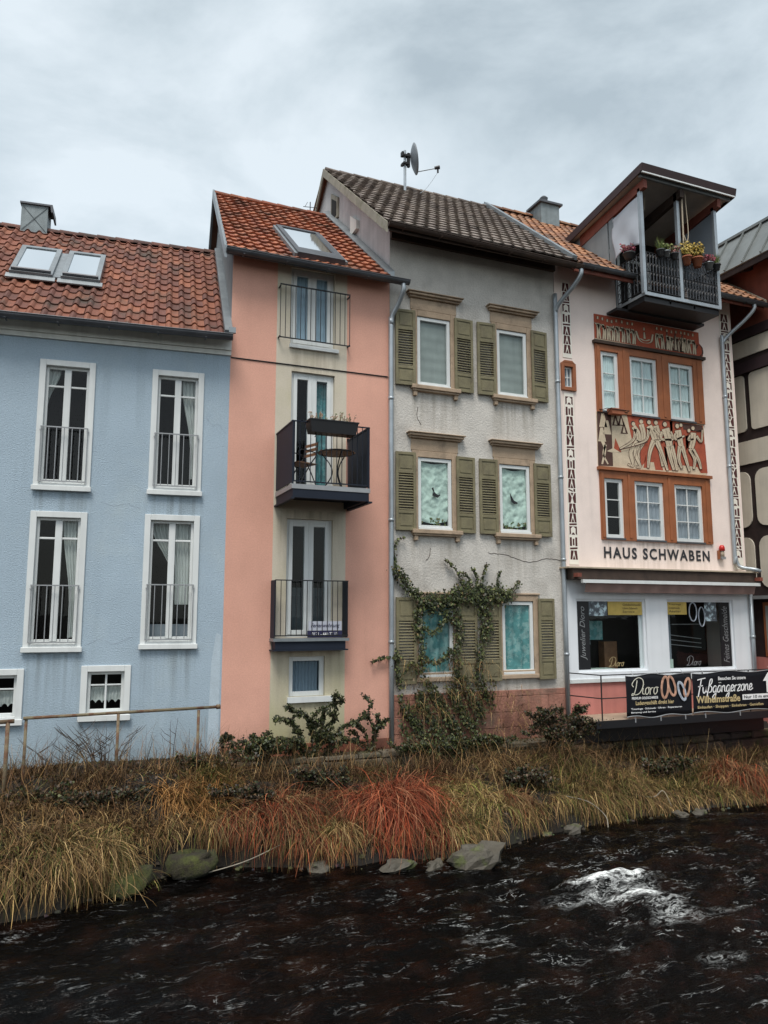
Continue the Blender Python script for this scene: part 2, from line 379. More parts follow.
def text_mesh(body, x0, z0, w, h, y, shear=0., bold=0., spacing=1., thick=.004, vert=False):
    """lettering fitted to a w x h box at (x0,z0) on the plane y (readable from -y); vert runs it bottom to top"""
    cu = bpy.data.curves.new('t', 'FONT'); cu.body = body; cu.size = 1; cu.shear = shear; cu.offset = bold; cu.space_character = spacing; cu.resolution_u = 3
    ob = bpy.data.objects.new('t', cu); COL.objects.link(ob); dg = bpy.context.evaluated_depsgraph_get(); dg.update()
    me = bpy.data.meshes.new_from_object(ob.evaluated_get(dg)); bpy.data.objects.remove(ob)
    v = np.array([q.co for q in me.vertices]); f = [tuple(p.vertices) for p in me.polygons]; bpy.data.meshes.remove(me)
    lo, hi = v.min(0), v.max(0); q = (v-lo)/(np.maximum(hi-lo, 1e-6)); mb = MB()
    if vert: pts = [(x0+(1-b)*w, y-thick, z0+a*h) for a, b, _ in q]
    else: pts = [(x0+a*w, y-thick, z0+b*h) for a, b, _ in q]
    return mb.mesh(pts, f)

GL = {'F': (1.35,[[(.1,2.0),(.9,2.15),(1.7,2.25)],[(.9,2.1),(.75,1),(.5,-.5)],[(.35,1.0),(1.3,1.15)]]),
 'u': (.95,[[(0,.9),(.05,.3),(.3,.0),(.6,.4),(.7,.95)],[(.7,.95),(.7,.3),(.95,.1)]]),
 's': (1.0,[[(-.05,-.6),(.2,.8),(.4,1.9),(.75,2.0),(.75,1.5),(.45,1.1),(.8,.8),(.75,.2),(.3,.05)]]),
 'g': (.95,[[(.75,.85),(.4,1),(.1,.6),(.2,.1),(.55,.15),(.75,.85)],[(.75,.9),(.7,-.3),(.45,-.9),(.1,-.7),(.5,-.2),(.95,.1)]]),
 'a': (.92,[[(.7,.85),(.35,1),(.05,.5),(.2,.05),(.5,.15),(.7,.9)],[(.7,.9),(.7,.3),(.92,.08)],[(.28,1.4),(.30,1.48)],[(.6,1.4),(.62,1.48)]]),
 'n': (.85,[[(0,.95),(.05,0)],[(.05,.5),(.3,.95),(.55,.85),(.6,.2),(.85,.08)]]),
 'e': (.78,[[(.1,.45),(.5,.55),(.55,.9),(.3,1.0),(.08,.55),(.2,.08),(.5,.1),(.85,.35)]]),
 'r': (.62,[[(0,.9),(.08,0)],[(.05,.5),(.25,.9),(.55,.9)]]),
 'z': (.75,[[(.05,.9),(.6,.95),(.05,.05),(.75,.12)]]),
 'o': (.85,[[(.4,1),(.1,.8),(.08,.3),(.35,.02),(.65,.35),(.6,.8),(.4,1),(.85,.9)]]),
 'D': (1.75,[[(.6,2.0),(.55,1.0),(.3,.1),(-.05,.0),(.1,.25),(.6,.05),(1.3,.3),(1.75,1.2),(1.6,2.0),(.9,2.35),(.2,2.1),(-.2,1.5),(.1,1.1)]]),
 'i': (.45,[[(.05,.95),(.05,.2),(.45,.1)],[(.1,1.4),(.12,1.46)]])}
GL['A'] = GL['a']
def script(word, x0, z0, xh, y, wd, slant=.22, rise=0.):
    """brush lettering drawn as ribbons"""
    mb = MB(); x = 0
    for ch in word:
        adv, st = GL[ch]
        for s in st:
            p = catmull(s, 6); P = [np.array((x+q[0]+slant*q[1], q[1]+rise*(x+q[0]))) for q in p]; m = len(P); Lp, Rp = [], []
            for i in range(m):
                d = P[min(i+1,m-1)]-P[max(i-1,0)]; d = d/(np.linalg.norm(d)+1e-9); nn = np.array((-d[1], d[0])); w = wd*(.75+.45*abs(d[1]))
                Lp.append(P[i]+nn*w); Rp.append(P[i]-nn*w)
            pts = [(x0+q[0]*xh, y, z0+q[1]*xh) for q in Lp+Rp]; mb.mesh(pts, [(i+m, i+1+m, i+1, i) for i in range(m-1)])
        x += adv
    return mb

def railing(mb, x0, x1, y, z0, z1, n, r=.007, rail=.014):
    mb.box(x0, x1, y-rail, y+rail, z1-.02, z1); mb.box(x0, x1, y-rail*.8, y+rail*.8, z0, z0+.02)
    for i in range(n):
        x = x0+.01+(x1-x0-.02)*i/(n-1); mb.tube([(x,y,z0+.01),(x,y,z1-.01)], r, 6)
    return mb

# ------------------------------------------------------------------ blue house
RED_A = [(.195,.068,.037),(.17,.058,.033),(.145,.050,.032),(.22,.080,.043),(.115,.043,.030),(.18,.062,.036)]
def blue_house():
    h = thing('blue_house', 'pale blue rendered house with red clay pantile roof and two roof windows', 'house', (2.62,0,0), R(-6.1))
    T = [(-3.18,-2.29,5.48,7.70),(-1.355,-.468,5.485,7.685),(-3.185,-2.305,2.83,5.105),(-1.385,-.465,2.86,5.115)]
    B = [(-2.28,-1.505,1.72,2.575),(-3.91,-3.135,1.70,2.545)]
    ho = [(a+.05,b-.05,c+.05,d-.05) for a,b,c,d in T+B]
    w = MB(); wall_cells(w, -8, 0, .3, 8.12, 0, ho, .0)
    w.face([(-8,0,.3),(-8,0,8.12),(-8,3.34,11.4),(-8,7,8.12),(-8,7,.3)]); w.face([(0,.02,.3),(0,7,.3),(0,7,8.12),(0,3.34,11.4),(0,.02,8.12)]); w.face([(-8,7,.3),(-8,7,8.12),(0,7,8.12),(0,7,.3)])
    w.build('wall', M['blue'], h); MB().box(-7.9,-.1,1.2,1.22,.4,9.2).build('inner_wall', M['room'], h)
    MB().prism([(-.24,1.0),(-.05,1.0),(-.05,3.05),(-.13,3.1),(-.2,2.6)], -.004, .01).build('repair_strip', mat('paler_blue_render', (.40,.48,.54), .9, .1, 3, .5, 50, fine=.06), h)
    for pts in ([(-2.1,5.3),(-1.9,5.24),(-1.7,5.28),(-1.45,5.20)],[(-.42,6.9),(-.3,6.75),(-.2,6.78),(-.05,6.6)],[(-2.25,2.9),(-2.0,3.0),(-1.8,2.92),(-1.5,3.05)]): MB().tube([(q[0],-.001,q[1]+random.uniform(-.008,.008)) for q in catmull(pts,6)], .0018, 4).build('crack', M['curtain_grey'], h)
    MB().box(-8,-.01,-.045,.03,8.06,8.14).box(-8,-.01,-.075,.03,8.145,8.335).build('fascia', M['cream_white'], h)
    MB().face([(-8,-.26,8.33),(-.01,-.26,8.33),(-.01,.03,8.336),(-8,.03,8.336)]).build('soffit', M['cream_white'], h)
    pit = R(41.9); run = 3.60/math.cos(pit)
    rf = tiles('roof', h, M['tile_blue'], -8, -.13, -.3, 8.33, pit, run, .225, .335, .03, RED_A)
    MB().hexa([(-8,-.2,8.36),(-.13,-.2,8.36),(-.13,3.34,11.54),(-8,3.34,11.54),(-8,-.2,8.38),(-.13,-.2,8.38),(-.13,3.34,11.56),(-8,3.34,11.56)]).mesh([(-8,3.34,11.57),(-.13,3.34,11.57),(-.13,7.3,8.3),(-8,7.3,8.3)], [(0,1,2,3)]).build('roof_deck', M['woodd'], rf)
    ridge_tiles(rf, M['tile_blue'], -8, -.13, 3.36, 11.61, [(.10,.04,.03),(.13,.05,.035),(.08,.035,.028)], .10)
    # sheet metal edge against the taller neighbour
    c, s = math.cos(pit), math.sin(pit)
    MB().hexa([(-.16,-.34,8.30),(-.02,-.34,8.30),(-.02,3.36,11.60),(-.16,3.36,11.60),(-.16,-.40,8.40),(-.02,-.40,8.40),(-.02,3.30,11.70),(-.16,3.30,11.70)]).build('verge_flashing', M['zinc'], rf)
    # chimney in sheet metal
    ch = MB(); ch.box(-4.20,-3.68,3.2,3.7,11.2,12.08); ch.tube([(-4.18,3.19,11.5),(-3.70,3.19,12.05)],.006,4); ch.tube([(-4.18,3.19,12.05),(-3.70,3.19,11.5)],.006,4); ch.build('chimney', M['zinc_mid'], rf)
    MB().prism([(-4.23,12.082),(-3.63,12.082),(-3.61,11.95),(-3.575,11.95),(-3.59,12.12),(-4.23,12.12)], 3.16, 3.75).build('chimney_cap', M['zinc_dark'], rf)
    gutter(h, -8, -.02, -.37, 8.30, 8.31, .085)
    MB().box(-.09,.03,-.40,-.34,8.36,8.46).build('junction_box', M['zinc'], h)
    # roof windows lying in the slope
    for x0, x1 in ((-3.93,-3.20),(-3.06,-2.38)):
        def P(x, t, u): return (x, -.3+t*c-u*s, 8.33+t*s+u*c)
        t0, t1 = 1.72, 3.28
        f = MB()
        for a,b,d,e in ((x0,x0+.09,t0,t1),(x1-.09,x1,t0,t1),(x0+.09,x1-.09,t0,t0+.12),(x0+.09,x1-.09,t1-.1,t1)):
            f.hexa([P(a,d,.02),P(b,d,.02),P(b,e,.02),P(a,e,.02),P(a,d,.15),P(b,d,.15),P(b,e,.15),P(a,e,.15)])
        f.hexa([P(x0-.05,t0-.13,.05),P(x1+.05,t0-.13,.05),P(x1+.05,t0,.05),P(x0-.05,t0,.05),P(x0-.05,t0-.13,.075),P(x1+.05,t0-.13,.075),P(x1+.05,t0,.10),P(x0-.05,t0,.10)])
        fo = f.build('roof_window', M['zinc'], h)
        g = MB(); g.face([P(x0+.09,t0+.12,.13),P(x1-.09,t0+.12,.13),P(x1-.09,t1-.1,.13),P(x0+.09,t1-.1,.13)]); g.build('pane', M['sky_glass'], fo)
        MB().tube([P(x0+.03,t0+.06,.175),P(x1-.03,t0+.06,.175)], .035, 8).build('hood', M['zinc_dark'], fo)
    f = MB(); 
    f.hexa([P(-3.20,1.75,.02),P(-3.06,1.75,.02),P(-3.06,3.2,.02),P(-3.20,3.2,.02),P(-3.20,1.75,.1),P(-3.06,1.75,.1),P(-3.06,3.2,.1),P(-3.20,3.2,.1)]); f.build('window_flashing', M['zinc'], h)
    # tall windows
    for i, (a,b,c0,d) in enumerate(T):
        f = MB(); f.frame(a, b, c0, d, .10, -.03, .10)
        f.box(a-.02, b+.02, -.075, -.03, c0-.03, c0+.055)
        ia, ib, ic, id_ = a+.10, b-.10, c0+.10, d-.10; xm = (ia+ib)/2; zt = id_-.36
        f.frame(ia, ib, ic, id_, .045, .05, .098); f.box(xm-.055, xm+.055, .04, .096, ic+.045, id_-.045)
        f.box(ia+.045, xm-.055, .055, .094, zt, zt+.035); f.box(xm+.055, ib-.045, .055, .094, zt, zt+.035)
        f.box(ia+.045, xm-.055, .055, .094, ic+.045, ic+.075); f.box(xm+.055, ib-.045, .055, .094, ic+.045, ic+.075)
        wo = f.build('window', M['white'], h, bevel=.006)
        pane(wo, ia+.04, ib-.04, ic+.04, id_-.04, .075)
        rl = MB(); railing(rl, a+.07, b-.07, -.055, c0+.12, c0+1.06, 7, .008, .01); rl.box(a+.06,a+.08,-.06,0,c0+.98,c0+1.0); rl.box(b-.08,b-.06,-.06,0,c0+.98,c0+1.0)
        rl.build('guard_rail', M['bars'], wo)
        if i == 0: curtain(wo, ia, xm-.12, ic+1.1, id_, .15, waves=3, gather=.85)
        if i == 1: curtain(wo, xm+.06, ib+.02, ic+.2, id_, .15, waves=4, gather=.6, side=1)
        if i == 2: curtain(wo, xm+.05, ib+.02, ic+.1, id_, .15, waves=5, gather=.5, side=1)
        if i == 3: curtain(wo, ia, xm+.12, ic+.7, id_, .21, gather=.8, side=1); curtain(wo, xm-.02, ib+.02, ic+.62, id_, .17, waves=6, gather=.25, side=1)
        if i == 3: MB().box(ia, ib, .3, .5, ic, ic+.28).build('window_seat_cushion', M['curtain_grey'], wo)
    for i, (a,b,c0,d) in enumerate(B):
        f = MB(); f.frame(a, b, c0, d, .10, -.03, .10); f.box(a-.02, b+.02, -.075, -.03, c0-.035, c0+.06)
        ia, ib, ic, id_ = a+.10, b-.10, c0+.10, d-.10; xm = (ia+ib)/2; zm = id_-.22
        f.frame(ia, ib, ic, id_, .05, .05, .098); f.box(xm-.016, xm+.016, .055, .095, ic+.05, id_-.05)
        f.box(ia+.05, xm-.016, .057, .093, zm-.014, zm+.014); f.box(xm+.016, ib-.05, .057, .093, zm-.014, zm+.014)
        wo = f.build('window', M['white'], h, bevel=.006); pane(wo, ia+.045, ib-.045, ic+.045, id_-.045, .075)
        curtain(wo, ia+.03, ib-.03, ic+.14, zm-.03, .14, waves=9, amp=.01, scallop=.05)
    return h
blue_house()

# ------------------------------------------------------------------ pink house
RED_B = [(.34,.115,.055),(.30,.10,.048),(.27,.085,.042),(.36,.125,.06),(.24,.075,.04)]
def french_window(h, a, b, c, d, y, blind=False, bars_low=False):
    f = MB(); xm = (a+b)/2; f.frame(a, b, c, d, .055, y, y+.06)
    for p, q in ((a+.055, xm-.012), (xm+.012, b-.055)): f.frame(p, q, c+.055, d-.055, .075, y-.012, y+.055)
    f.box(xm-.012, xm+.012, y-.02, y+.05, c+.055, d-.055)
    wo = f.build('window', M['white'], h, bevel=.005)
    pane(wo, a+.10, b-.10, c+.10, d-.10, y+.02, 'glass_blue')
    return wo
def pink_house():
    h = thing('pink_house', 'narrow salmon pink house with beige centre stripe and metal balconies', 'house', (0,0,0))
    W = [(3.715,4.585,8.44,9.97),(3.75,4.60,5.60,7.93),(3.71,4.59,3.0,5.145),(3.79,4.46,1.96,2.665)]
    ho = [W[0],W[1],W[2],W[3]]
    pit = R(39); tn = math.tan(pit); xl = lambda y: 2.60+.106*y
    w = MB(); wall_cells(w, 2.60, 3.45, 1.15, 10.1, 0, [], .16); wall_cells(w, 4.84, 5.74, 1.15, 10.1, 0, [], .16)
    w.face([(5.74,.01,.3),(5.74,8,.3),(5.74,8,10.1),(5.74,3.9,13.3),(5.74,.01,10.1)]); w.face([(3.4,8,.3),(3.4,8,10.1),(5.74,8,10.1),(5.74,8,.3)])
    w.build('wall', M['pink'], h); MB().box(2.8,5.7,1.2,1.22,.4,10.8).build('inner_wall', M['room'], h)
    s = MB(); wall_cells(s, 3.45, 4.84, 1.15, 10.1, 0, ho, .17); s.build('centre_stripe', M['beige'], h)
    MB().box(2.60,5.74,-.02,.05,.3,1.15).build('plinth', M['red_plinth'], h)
    MB().tube([(2.61,-.008,8.035),(5.7,-.008,8.045)], .012, 6).build('cable', M['iron'], h)
    # side wall to the left, clad in vertical sheet
    g = MB(); prof = []
    L = 8.0; n = 80
    for i in range(n):
        t0, t1 = i*L/n, (i+1)*L/n
        zt = lambda t: min(10.02+t*tn, 10.02+(7.8-t)*tn)
        o = .012 if i % 2 else 0
        g.face([(xl(t0)-o,t0,.3),(xl(t0)-o,t0,zt(t0)),(xl(t1)-o,t1,zt(t1)),(xl(t1)-o,t1,.3)])
        g.face([(xl(t1)-o,t1,.3),(xl(t1)-o,t1,zt(t1)),(xl(t1)-.012+o,t1,zt(t1)),(xl(t1)-.012+o,t1,.3)])
    g.build('gable_cladding', M['clad'], h)
    run = 4.06/math.cos(pit); xv = lambda y: 2.44+.106*y
    rf = tiles('roof', h, M['tile_blue'], 2.4, 5.62, -.3, 9.98, pit, run, .20, .30, .011, RED_B, xl=xv, lift=.05)
    zf = lambda y: 9.95+(y+.3)*tn
    MB().hexa([(xv(-.2),-.2,zf(-.2)-.02),(5.7,-.2,zf(-.2)-.02),(5.7,3.9,zf(3.9)-.02),(xv(3.9),3.9,zf(3.9)-.02),(xv(-.2),-.2,zf(-.2)),(5.7,-.2,zf(-.2)),(5.7,3.9,zf(3.9)),(xv(3.9),3.9,zf(3.9))]).mesh([(xv(3.9),3.9,13.36),(5.7,3.9,13.36),(5.7,8.3,9.8),(xv(8.3),8.3,9.8)],[(0,1,2,3)]).build('roof_deck', M['soffit'], rf)
    ridge_tiles(rf, M['tile_blue'], xv(3.8), 5.68, 3.78, 13.31, RED_B[2:], .09)
    vb = MB()
    for (ya, yb, za, zb) in ((-.36,3.92,9.90,13.38),(3.92,8.3,13.38,9.8)):
        xa, xb = xv(ya)-.03, xv(yb)-.03
        vb.hexa([(xa,ya,za-.14),(xa+.05,ya,za-.14),(xb+.05,yb,zb-.14),(xb,yb,zb-.14),(xa,ya,za+.09),(xa+.05,ya,za+.09),(xb+.05,yb,zb+.09),(xb,yb,zb+.09)])
    vb.build('verge_board', M['zinc'], rf)
    # flashing where the roof meets the neighbour
    MB().hexa([(5.58,-.3,9.97),(5.72,-.3,9.97),(5.72,3.9,13.40),(5.58,3.9,13.40),(5.58,-.3,10.06),(5.72,-.3,10.12),(5.72,3.9,13.54),(5.58,3.9,13.47)]).build('flashing', M['zinc'], rf)
    gutter(h, 2.40, 6.0, -.375, 9.925, 9.915, .075)
    MB().box(2.42,5.9,-.31,-.28,9.86,9.98).build('eave_board', M['zinc_dark'], h)
    MB().face([(2.45,-.28,9.88),(5.74,-.28,9.88),(5.74,.0,10.0),(2.6,.0,10.0)]).build('soffit', M['soffit'], h)
    downpipe(h, [(5.88,-.37,9.86),(5.88,-.36,9.72),(5.84,-.22,9.50),(5.76,-.085,9.28),(5.745,-.075,9.1),(5.74,-.07,8.5),(5.74,-.07,1.05)], .048, clips=[(5.74,-.07,7.6),(5.74,-.07,5.2),(5.74,-.07,2.9)])
    # roof window, tall and tilted
    c, s_ = math.cos(pit), math.sin(pit)
    P = lambda x, t, u: (x, -.3+t*c-u*s_, 9.98+t*s_+u*c)
    f = MB(); x0, x1, t0, t1 = 3.76, 4.70, .12, 2.35
    for a,b,d,e in ((x0,x0+.1,t0,t1),(x1-.1,x1,t0,t1),(x0+.1,x1-.1,t0,t0+.42),(x0+.1,x1-.1,t1-.1,t1)):
        f.hexa([P(a,d,.01),P(b,d,.01),P(b,e,.01),P(a,e,.01),P(a,d,.13),P(b,d,.13),P(b,e,.13),P(a,e,.13)])
    fo = f.build('roof_window', M['zinc_dark'], h)
    MB().face([P(x0+.1,t0+.42,.11),P(x1-.1,t0+.42,.11),P(x1-.1,t1-.1,.11),P(x0+.1,t1-.1,.11)]).build('pane', M['sky_glass'], fo)
    for a,b in ((x0-.06,x0-.005),(x1+.005,x1+.06)): MB().hexa([P(a,t0,.02),P(b,t0,.02),P(b,t1,.02),P(a,t1,.02),P(a,t0,.10),P(b,t0,.10),P(b,t1,.10),P(a,t1,.10)]).build('side_flashing', M['zinc'], fo)
    # windows
    w1 = french_window(h, *W[0], .07); curtain(w1, 3.8, 4.5, 8.5, 9.9, .125, 'curtain_pale', 9, .015)
    MB().box(3.69,4.66,-.06,.02,8.37,8.44).build('sill', M['white'], w1)
    w2 = french_window(h, *W[1], .07); curtain(w2, 4.18, 4.5, 5.7, 7.8, .22, 'teal', 5, .015)
    w3 = french_window(h, *W[2], .07); MB().box(3.8,4.5,.25,.28,3.06,3.9).tube([(3.79,.13,3.75),(4.5,.13,3.75)], .008, 6).build('low_blind', M['potgrey'], w3)
    a,b,c0,d = W[3]; f = MB(); f.frame(a,b,c0,d,.085,.06,.12)
    w4 = f.build('window', M['white'], h, bevel=.005); pane(w4, a+.08,b-.08,c0+.08,d-.08,.085,'glass_blue'); curtain(w4, a+.08,b-.08,c0+.02,d-.05,.16,'curtain_grey',8,.02)
    MB().box(a-.03,b+.13,-.06,.06,c0-.10,c0-.002).build('sill', M['white'], w4)
    # upper guard rail
    r = MB(); railing(r, 3.47, 4.86, -.13, 8.50, 9.55, 15, .007, .012); 
    for x in (3.48,4.85): r.box(x-.012,x+.012,-.13,0,8.52,8.54); r.box(x-.012,x+.012,-.13,0,9.50,9.52)
    r.build('guard_rail', M['iron'], h)
    # middle balcony
    b_ = MB(); b_.box(3.48,4.90,-1.10,-.001,5.52,5.60); bo = b_.build('balcony', M['bars'], h)
    u = MB(); u.box(3.50,3.58,-1.09,-.001,5.37,5.515); u.box(4.80,4.88,-1.09,-.001,5.37,5.515); u.box(3.58,4.80,-1.09,-1.02,5.37,5.515); u.box(3.585,4.795,-1.015,-.002,5.49,5.517)
    u.box(3.46,3.52,-1.12,-.001,5.34,5.368); u.box(4.86,4.93,-1.12,-.001,5.34,5.368)
    u.build('deck_beams', M['anth'], bo)
    for x in (3.49,4.875): MB().box(x-.008,x+.008,-1.09,-.02,5.63,6.67).box(x-.018,x+.018,-1.105,-.01,6.672,6.70).build('side_panel', M['anth'], bo)
    r = MB(); railing(r, 3.51, 4.86, -1.085, 5.64, 6.70, 15, .007, .014); r.box(3.48,3.51,-1.10,-1.07,5.60,6.70); r.box(4.86,4.89,-1.10,-1.07,5.60,6.70); r.build('front_railing', M['anth'], bo)
    # lower shallow balcony
    b_ = MB(); b_.box(3.42,4.82,-.29,-.001,2.94,2.99); bo = b_.build('balcony', M['zinc'], h)
    MB().box(3.46,4.76,-.26,-.001,2.80,2.937).box(3.42,4.80,-.30,-.001,2.775,2.797).build('deck_beams', M['anth'], bo)
    for x in (3.44,4.79): MB().box(x-.008,x+.008,-.27,-.001,3.0,4.01).build('side_panel', M['anth'], bo)
    r = MB(); railing(r, 3.44, 4.80, -.275, 3.03, 4.02, 15, .007, .012); r.build('front_railing', M['iron'], bo)
    # aerial behind the ridge
    MB().tube([(5.3,4.1,13.2),(5.3,4.1,13.78)], .012, 6).tube([(5.12,4.1,13.62),(5.48,4.1,13.66)], .008, 6).tube([(5.2,4.0,13.7),(5.2,4.2,13.7)], .006, 5).build('aerial', M['iron'], h)
    return h
pink_house()

def hanging_sign():
    t = thing('sign_banner', 'white and navy holiday flat sign tied to the lowest balcony railing', 'sign', (4.38,-.235,3.0))
    MB().box(-.31,.31,-.006,.006,.13,.29).build('white_field', M['signwhite'], t); MB().box(-.33,.32,-.008,.008,0,.125).build('navy_field', M['signblue'], t)
    text_mesh('Ferienwohnung', -.27, .16, .54, .09, -.007, .3, .01).build('lettering', M['signblue'], t)
    text_mesh('0171 - 448 77 13', -.25, .03, .48, .065, -.009, 0, .01).build('lettering', M['letter_white'], t)
hanging_sign()

def flower_box():
    t = thing('flower_box', 'long black flower box with dry stems hanging on the balcony railing', 'flower box', (4.18,-1.10,6.50))
    MB().hexa([(-.40,-.13,0),(.40,-.13,0),(.40,.12,0),(-.40,.12,0),(-.44,-.16,.21),(.44,-.16,.21),(.44,.14,.21),(-.44,.14,.21)]).box(-.45,.45,-.17,.15,.205,.222).build('box', M['black'], t)
    b = MB()
    for x in (-.3,.3): b.tube([(x,.0,.0),(x,-.1,-.03),(x,.02,-.06)], .008, 5)
    b.build('bracket', M['iron'], t)
    s = MB()
    for k in range(46):
        x = random.uniform(-.4,.4); y = random.uniform(-.1,.1); hgt = random.uniform(.05,.2); dx, dy = random.uniform(-.06,.06), random.uniform(-.05,.05)
        s.tube([(x,y,.2),(x+dx*.4,y+dy*.4,.2+hgt*.6),(x+dx,y+dy,.2+hgt)], [.005,.004,.002], 4, (.12,.08,.04))
        for q in range(3): 
            p = (x+dx*.8+random.uniform(-.02,.02), y+dy, .2+hgt*random.uniform(.5,1)); s.face([p,(p[0]+.02,p[1]-.008,p[2]+.01),(p[0]+.025,p[1],p[2]+.03),(p[0]+.003,p[1]+.008,p[2]+.022)], random.choice([(.16,.09,.05),(.10,.12,.04),(.22,.13,.08)]))
    s.build('plants', M['leaf'], t)
flower_box()
def bistro_set():
    t = thing('bistro_table', 'round slatted bistro table standing on the pink house balcony', 'table', (4.45,-.55,5.60))
    tp = MB()
    for i in range(11):
        x = -.30+i*.06; w = math.sqrt(max(.01,.325**2-x*x)); tp.box(x-.026,x+.026,-w,w,.70,.72)
    tp.build('tabletop', M['orange_wood'], t)
    MB().tube([(.325*math.cos(a),.325*math.sin(a),.705) for a in np.linspace(0,2*math.pi,25)], .012, 6).build('rim', M['iron'], t)
    for a in (.6,2.7,4.75):
        MB().tube([tuple(p) for p in catmull([(.26*math.cos(a),.26*math.sin(a),.69),(.10*math.cos(a),.10*math.sin(a),.48),(.08*math.cos(a),.08*math.sin(a),.28),(.27*math.cos(a),.27*math.sin(a),.0)],5)], .011, 6).build('leg', M['iron'], t)
    c = thing('bistro_chair', 'folding metal chair with wooden back beside the balcony table', 'chair', (3.80,-.55,5.60), R(-70))
    MB().box(-.19,.19,-.2,.2,.44,.46).build('seat', M['orange_wood'], c)
    for x in (-.19,.19):
        MB().tube([tuple(p) for p in catmull([(x,-.2,0),(x,.05,.42),(x,.19,.62),(x,.22,.86)],5)], .011, 6).build('leg', M['iron'], c)
        MB().tube([tuple(p) for p in catmull([(x*.9,.24,0),(x*.9,0,.43),(x*.9,-.18,.60),(x*.9,-.10,.68),(x*.9,.18,.66)],5)], .010, 6).build('armrest', M['iron'], c)
    MB().box(-.18,.18,.20,.215,.62,.67).box(-.18,.18,.205,.22,.71,.76).box(-.18,.18,.21,.225,.80,.85).build('backrest', M['orange_wood'], c)
bistro_set()

# ------------------------------------------------------------------ grey house
GREYT = [(.185,.15,.128),(.165,.134,.116),(.20,.165,.14),(.22,.185,.16),(.15,.12,.105)]
def shutter(h, x0, x1, z0, z1, hinge, ang):
    b = MB(); w = x1-x0; y0, y1 = -.045, -.008; H = z1-z0; st = .055
    zb, zt = z0+.30*H*.78, z1-.255*H
    b.box(x0,x0+st,y0,y1,z0,z1); b.box(x1-st,x1,y0,y1,z0,z1)
    for a, c in ((z0,z0+st),(zb-.03,zb+.03),(zt-.03,zt+.03),(z1-st,z1)): b.box(x0+st,x1-st,y0,y1,a,c)
    for a, c in ((z0+st,zb-.03),(zt+.03,z1-st)):
        b.box(x0+st,x1-st,y0+.014,y1-.004,a,c); b.box(x0+st+.03,x1-st-.03,y0+.004,y0+.013,a+.035,c-.035)
    n = 14
    for i in range(n):
        za = zb+.03+(zt-zb-.06)*(i+.5)/n; b.hexa([(x0+st,y0+.0,za-.016),(x1-st,y0+.0,za-.016),(x1-st,y1-.002,za+.010),(x0+st,y1-.002,za+.010),(x0+st,y0+.002,za-.008),(x1-st,y0+.002,za-.008),(x1-st,y1,za+.018),(x0+st,y1,za+.018)])
    hx = x0 if hinge == 0 else x1; sg = 1 if hinge == 0 else -1; ca, sa = math.cos(ang), math.sin(ang)
    b.xform(lambda p: (hx+(p[0]-hx)*ca - sg*0*p[1], p[1]-abs(p[0]-hx)*sa-.022, p[2]))
    b.build('shutter', M['shutter'], h, bevel=.004)
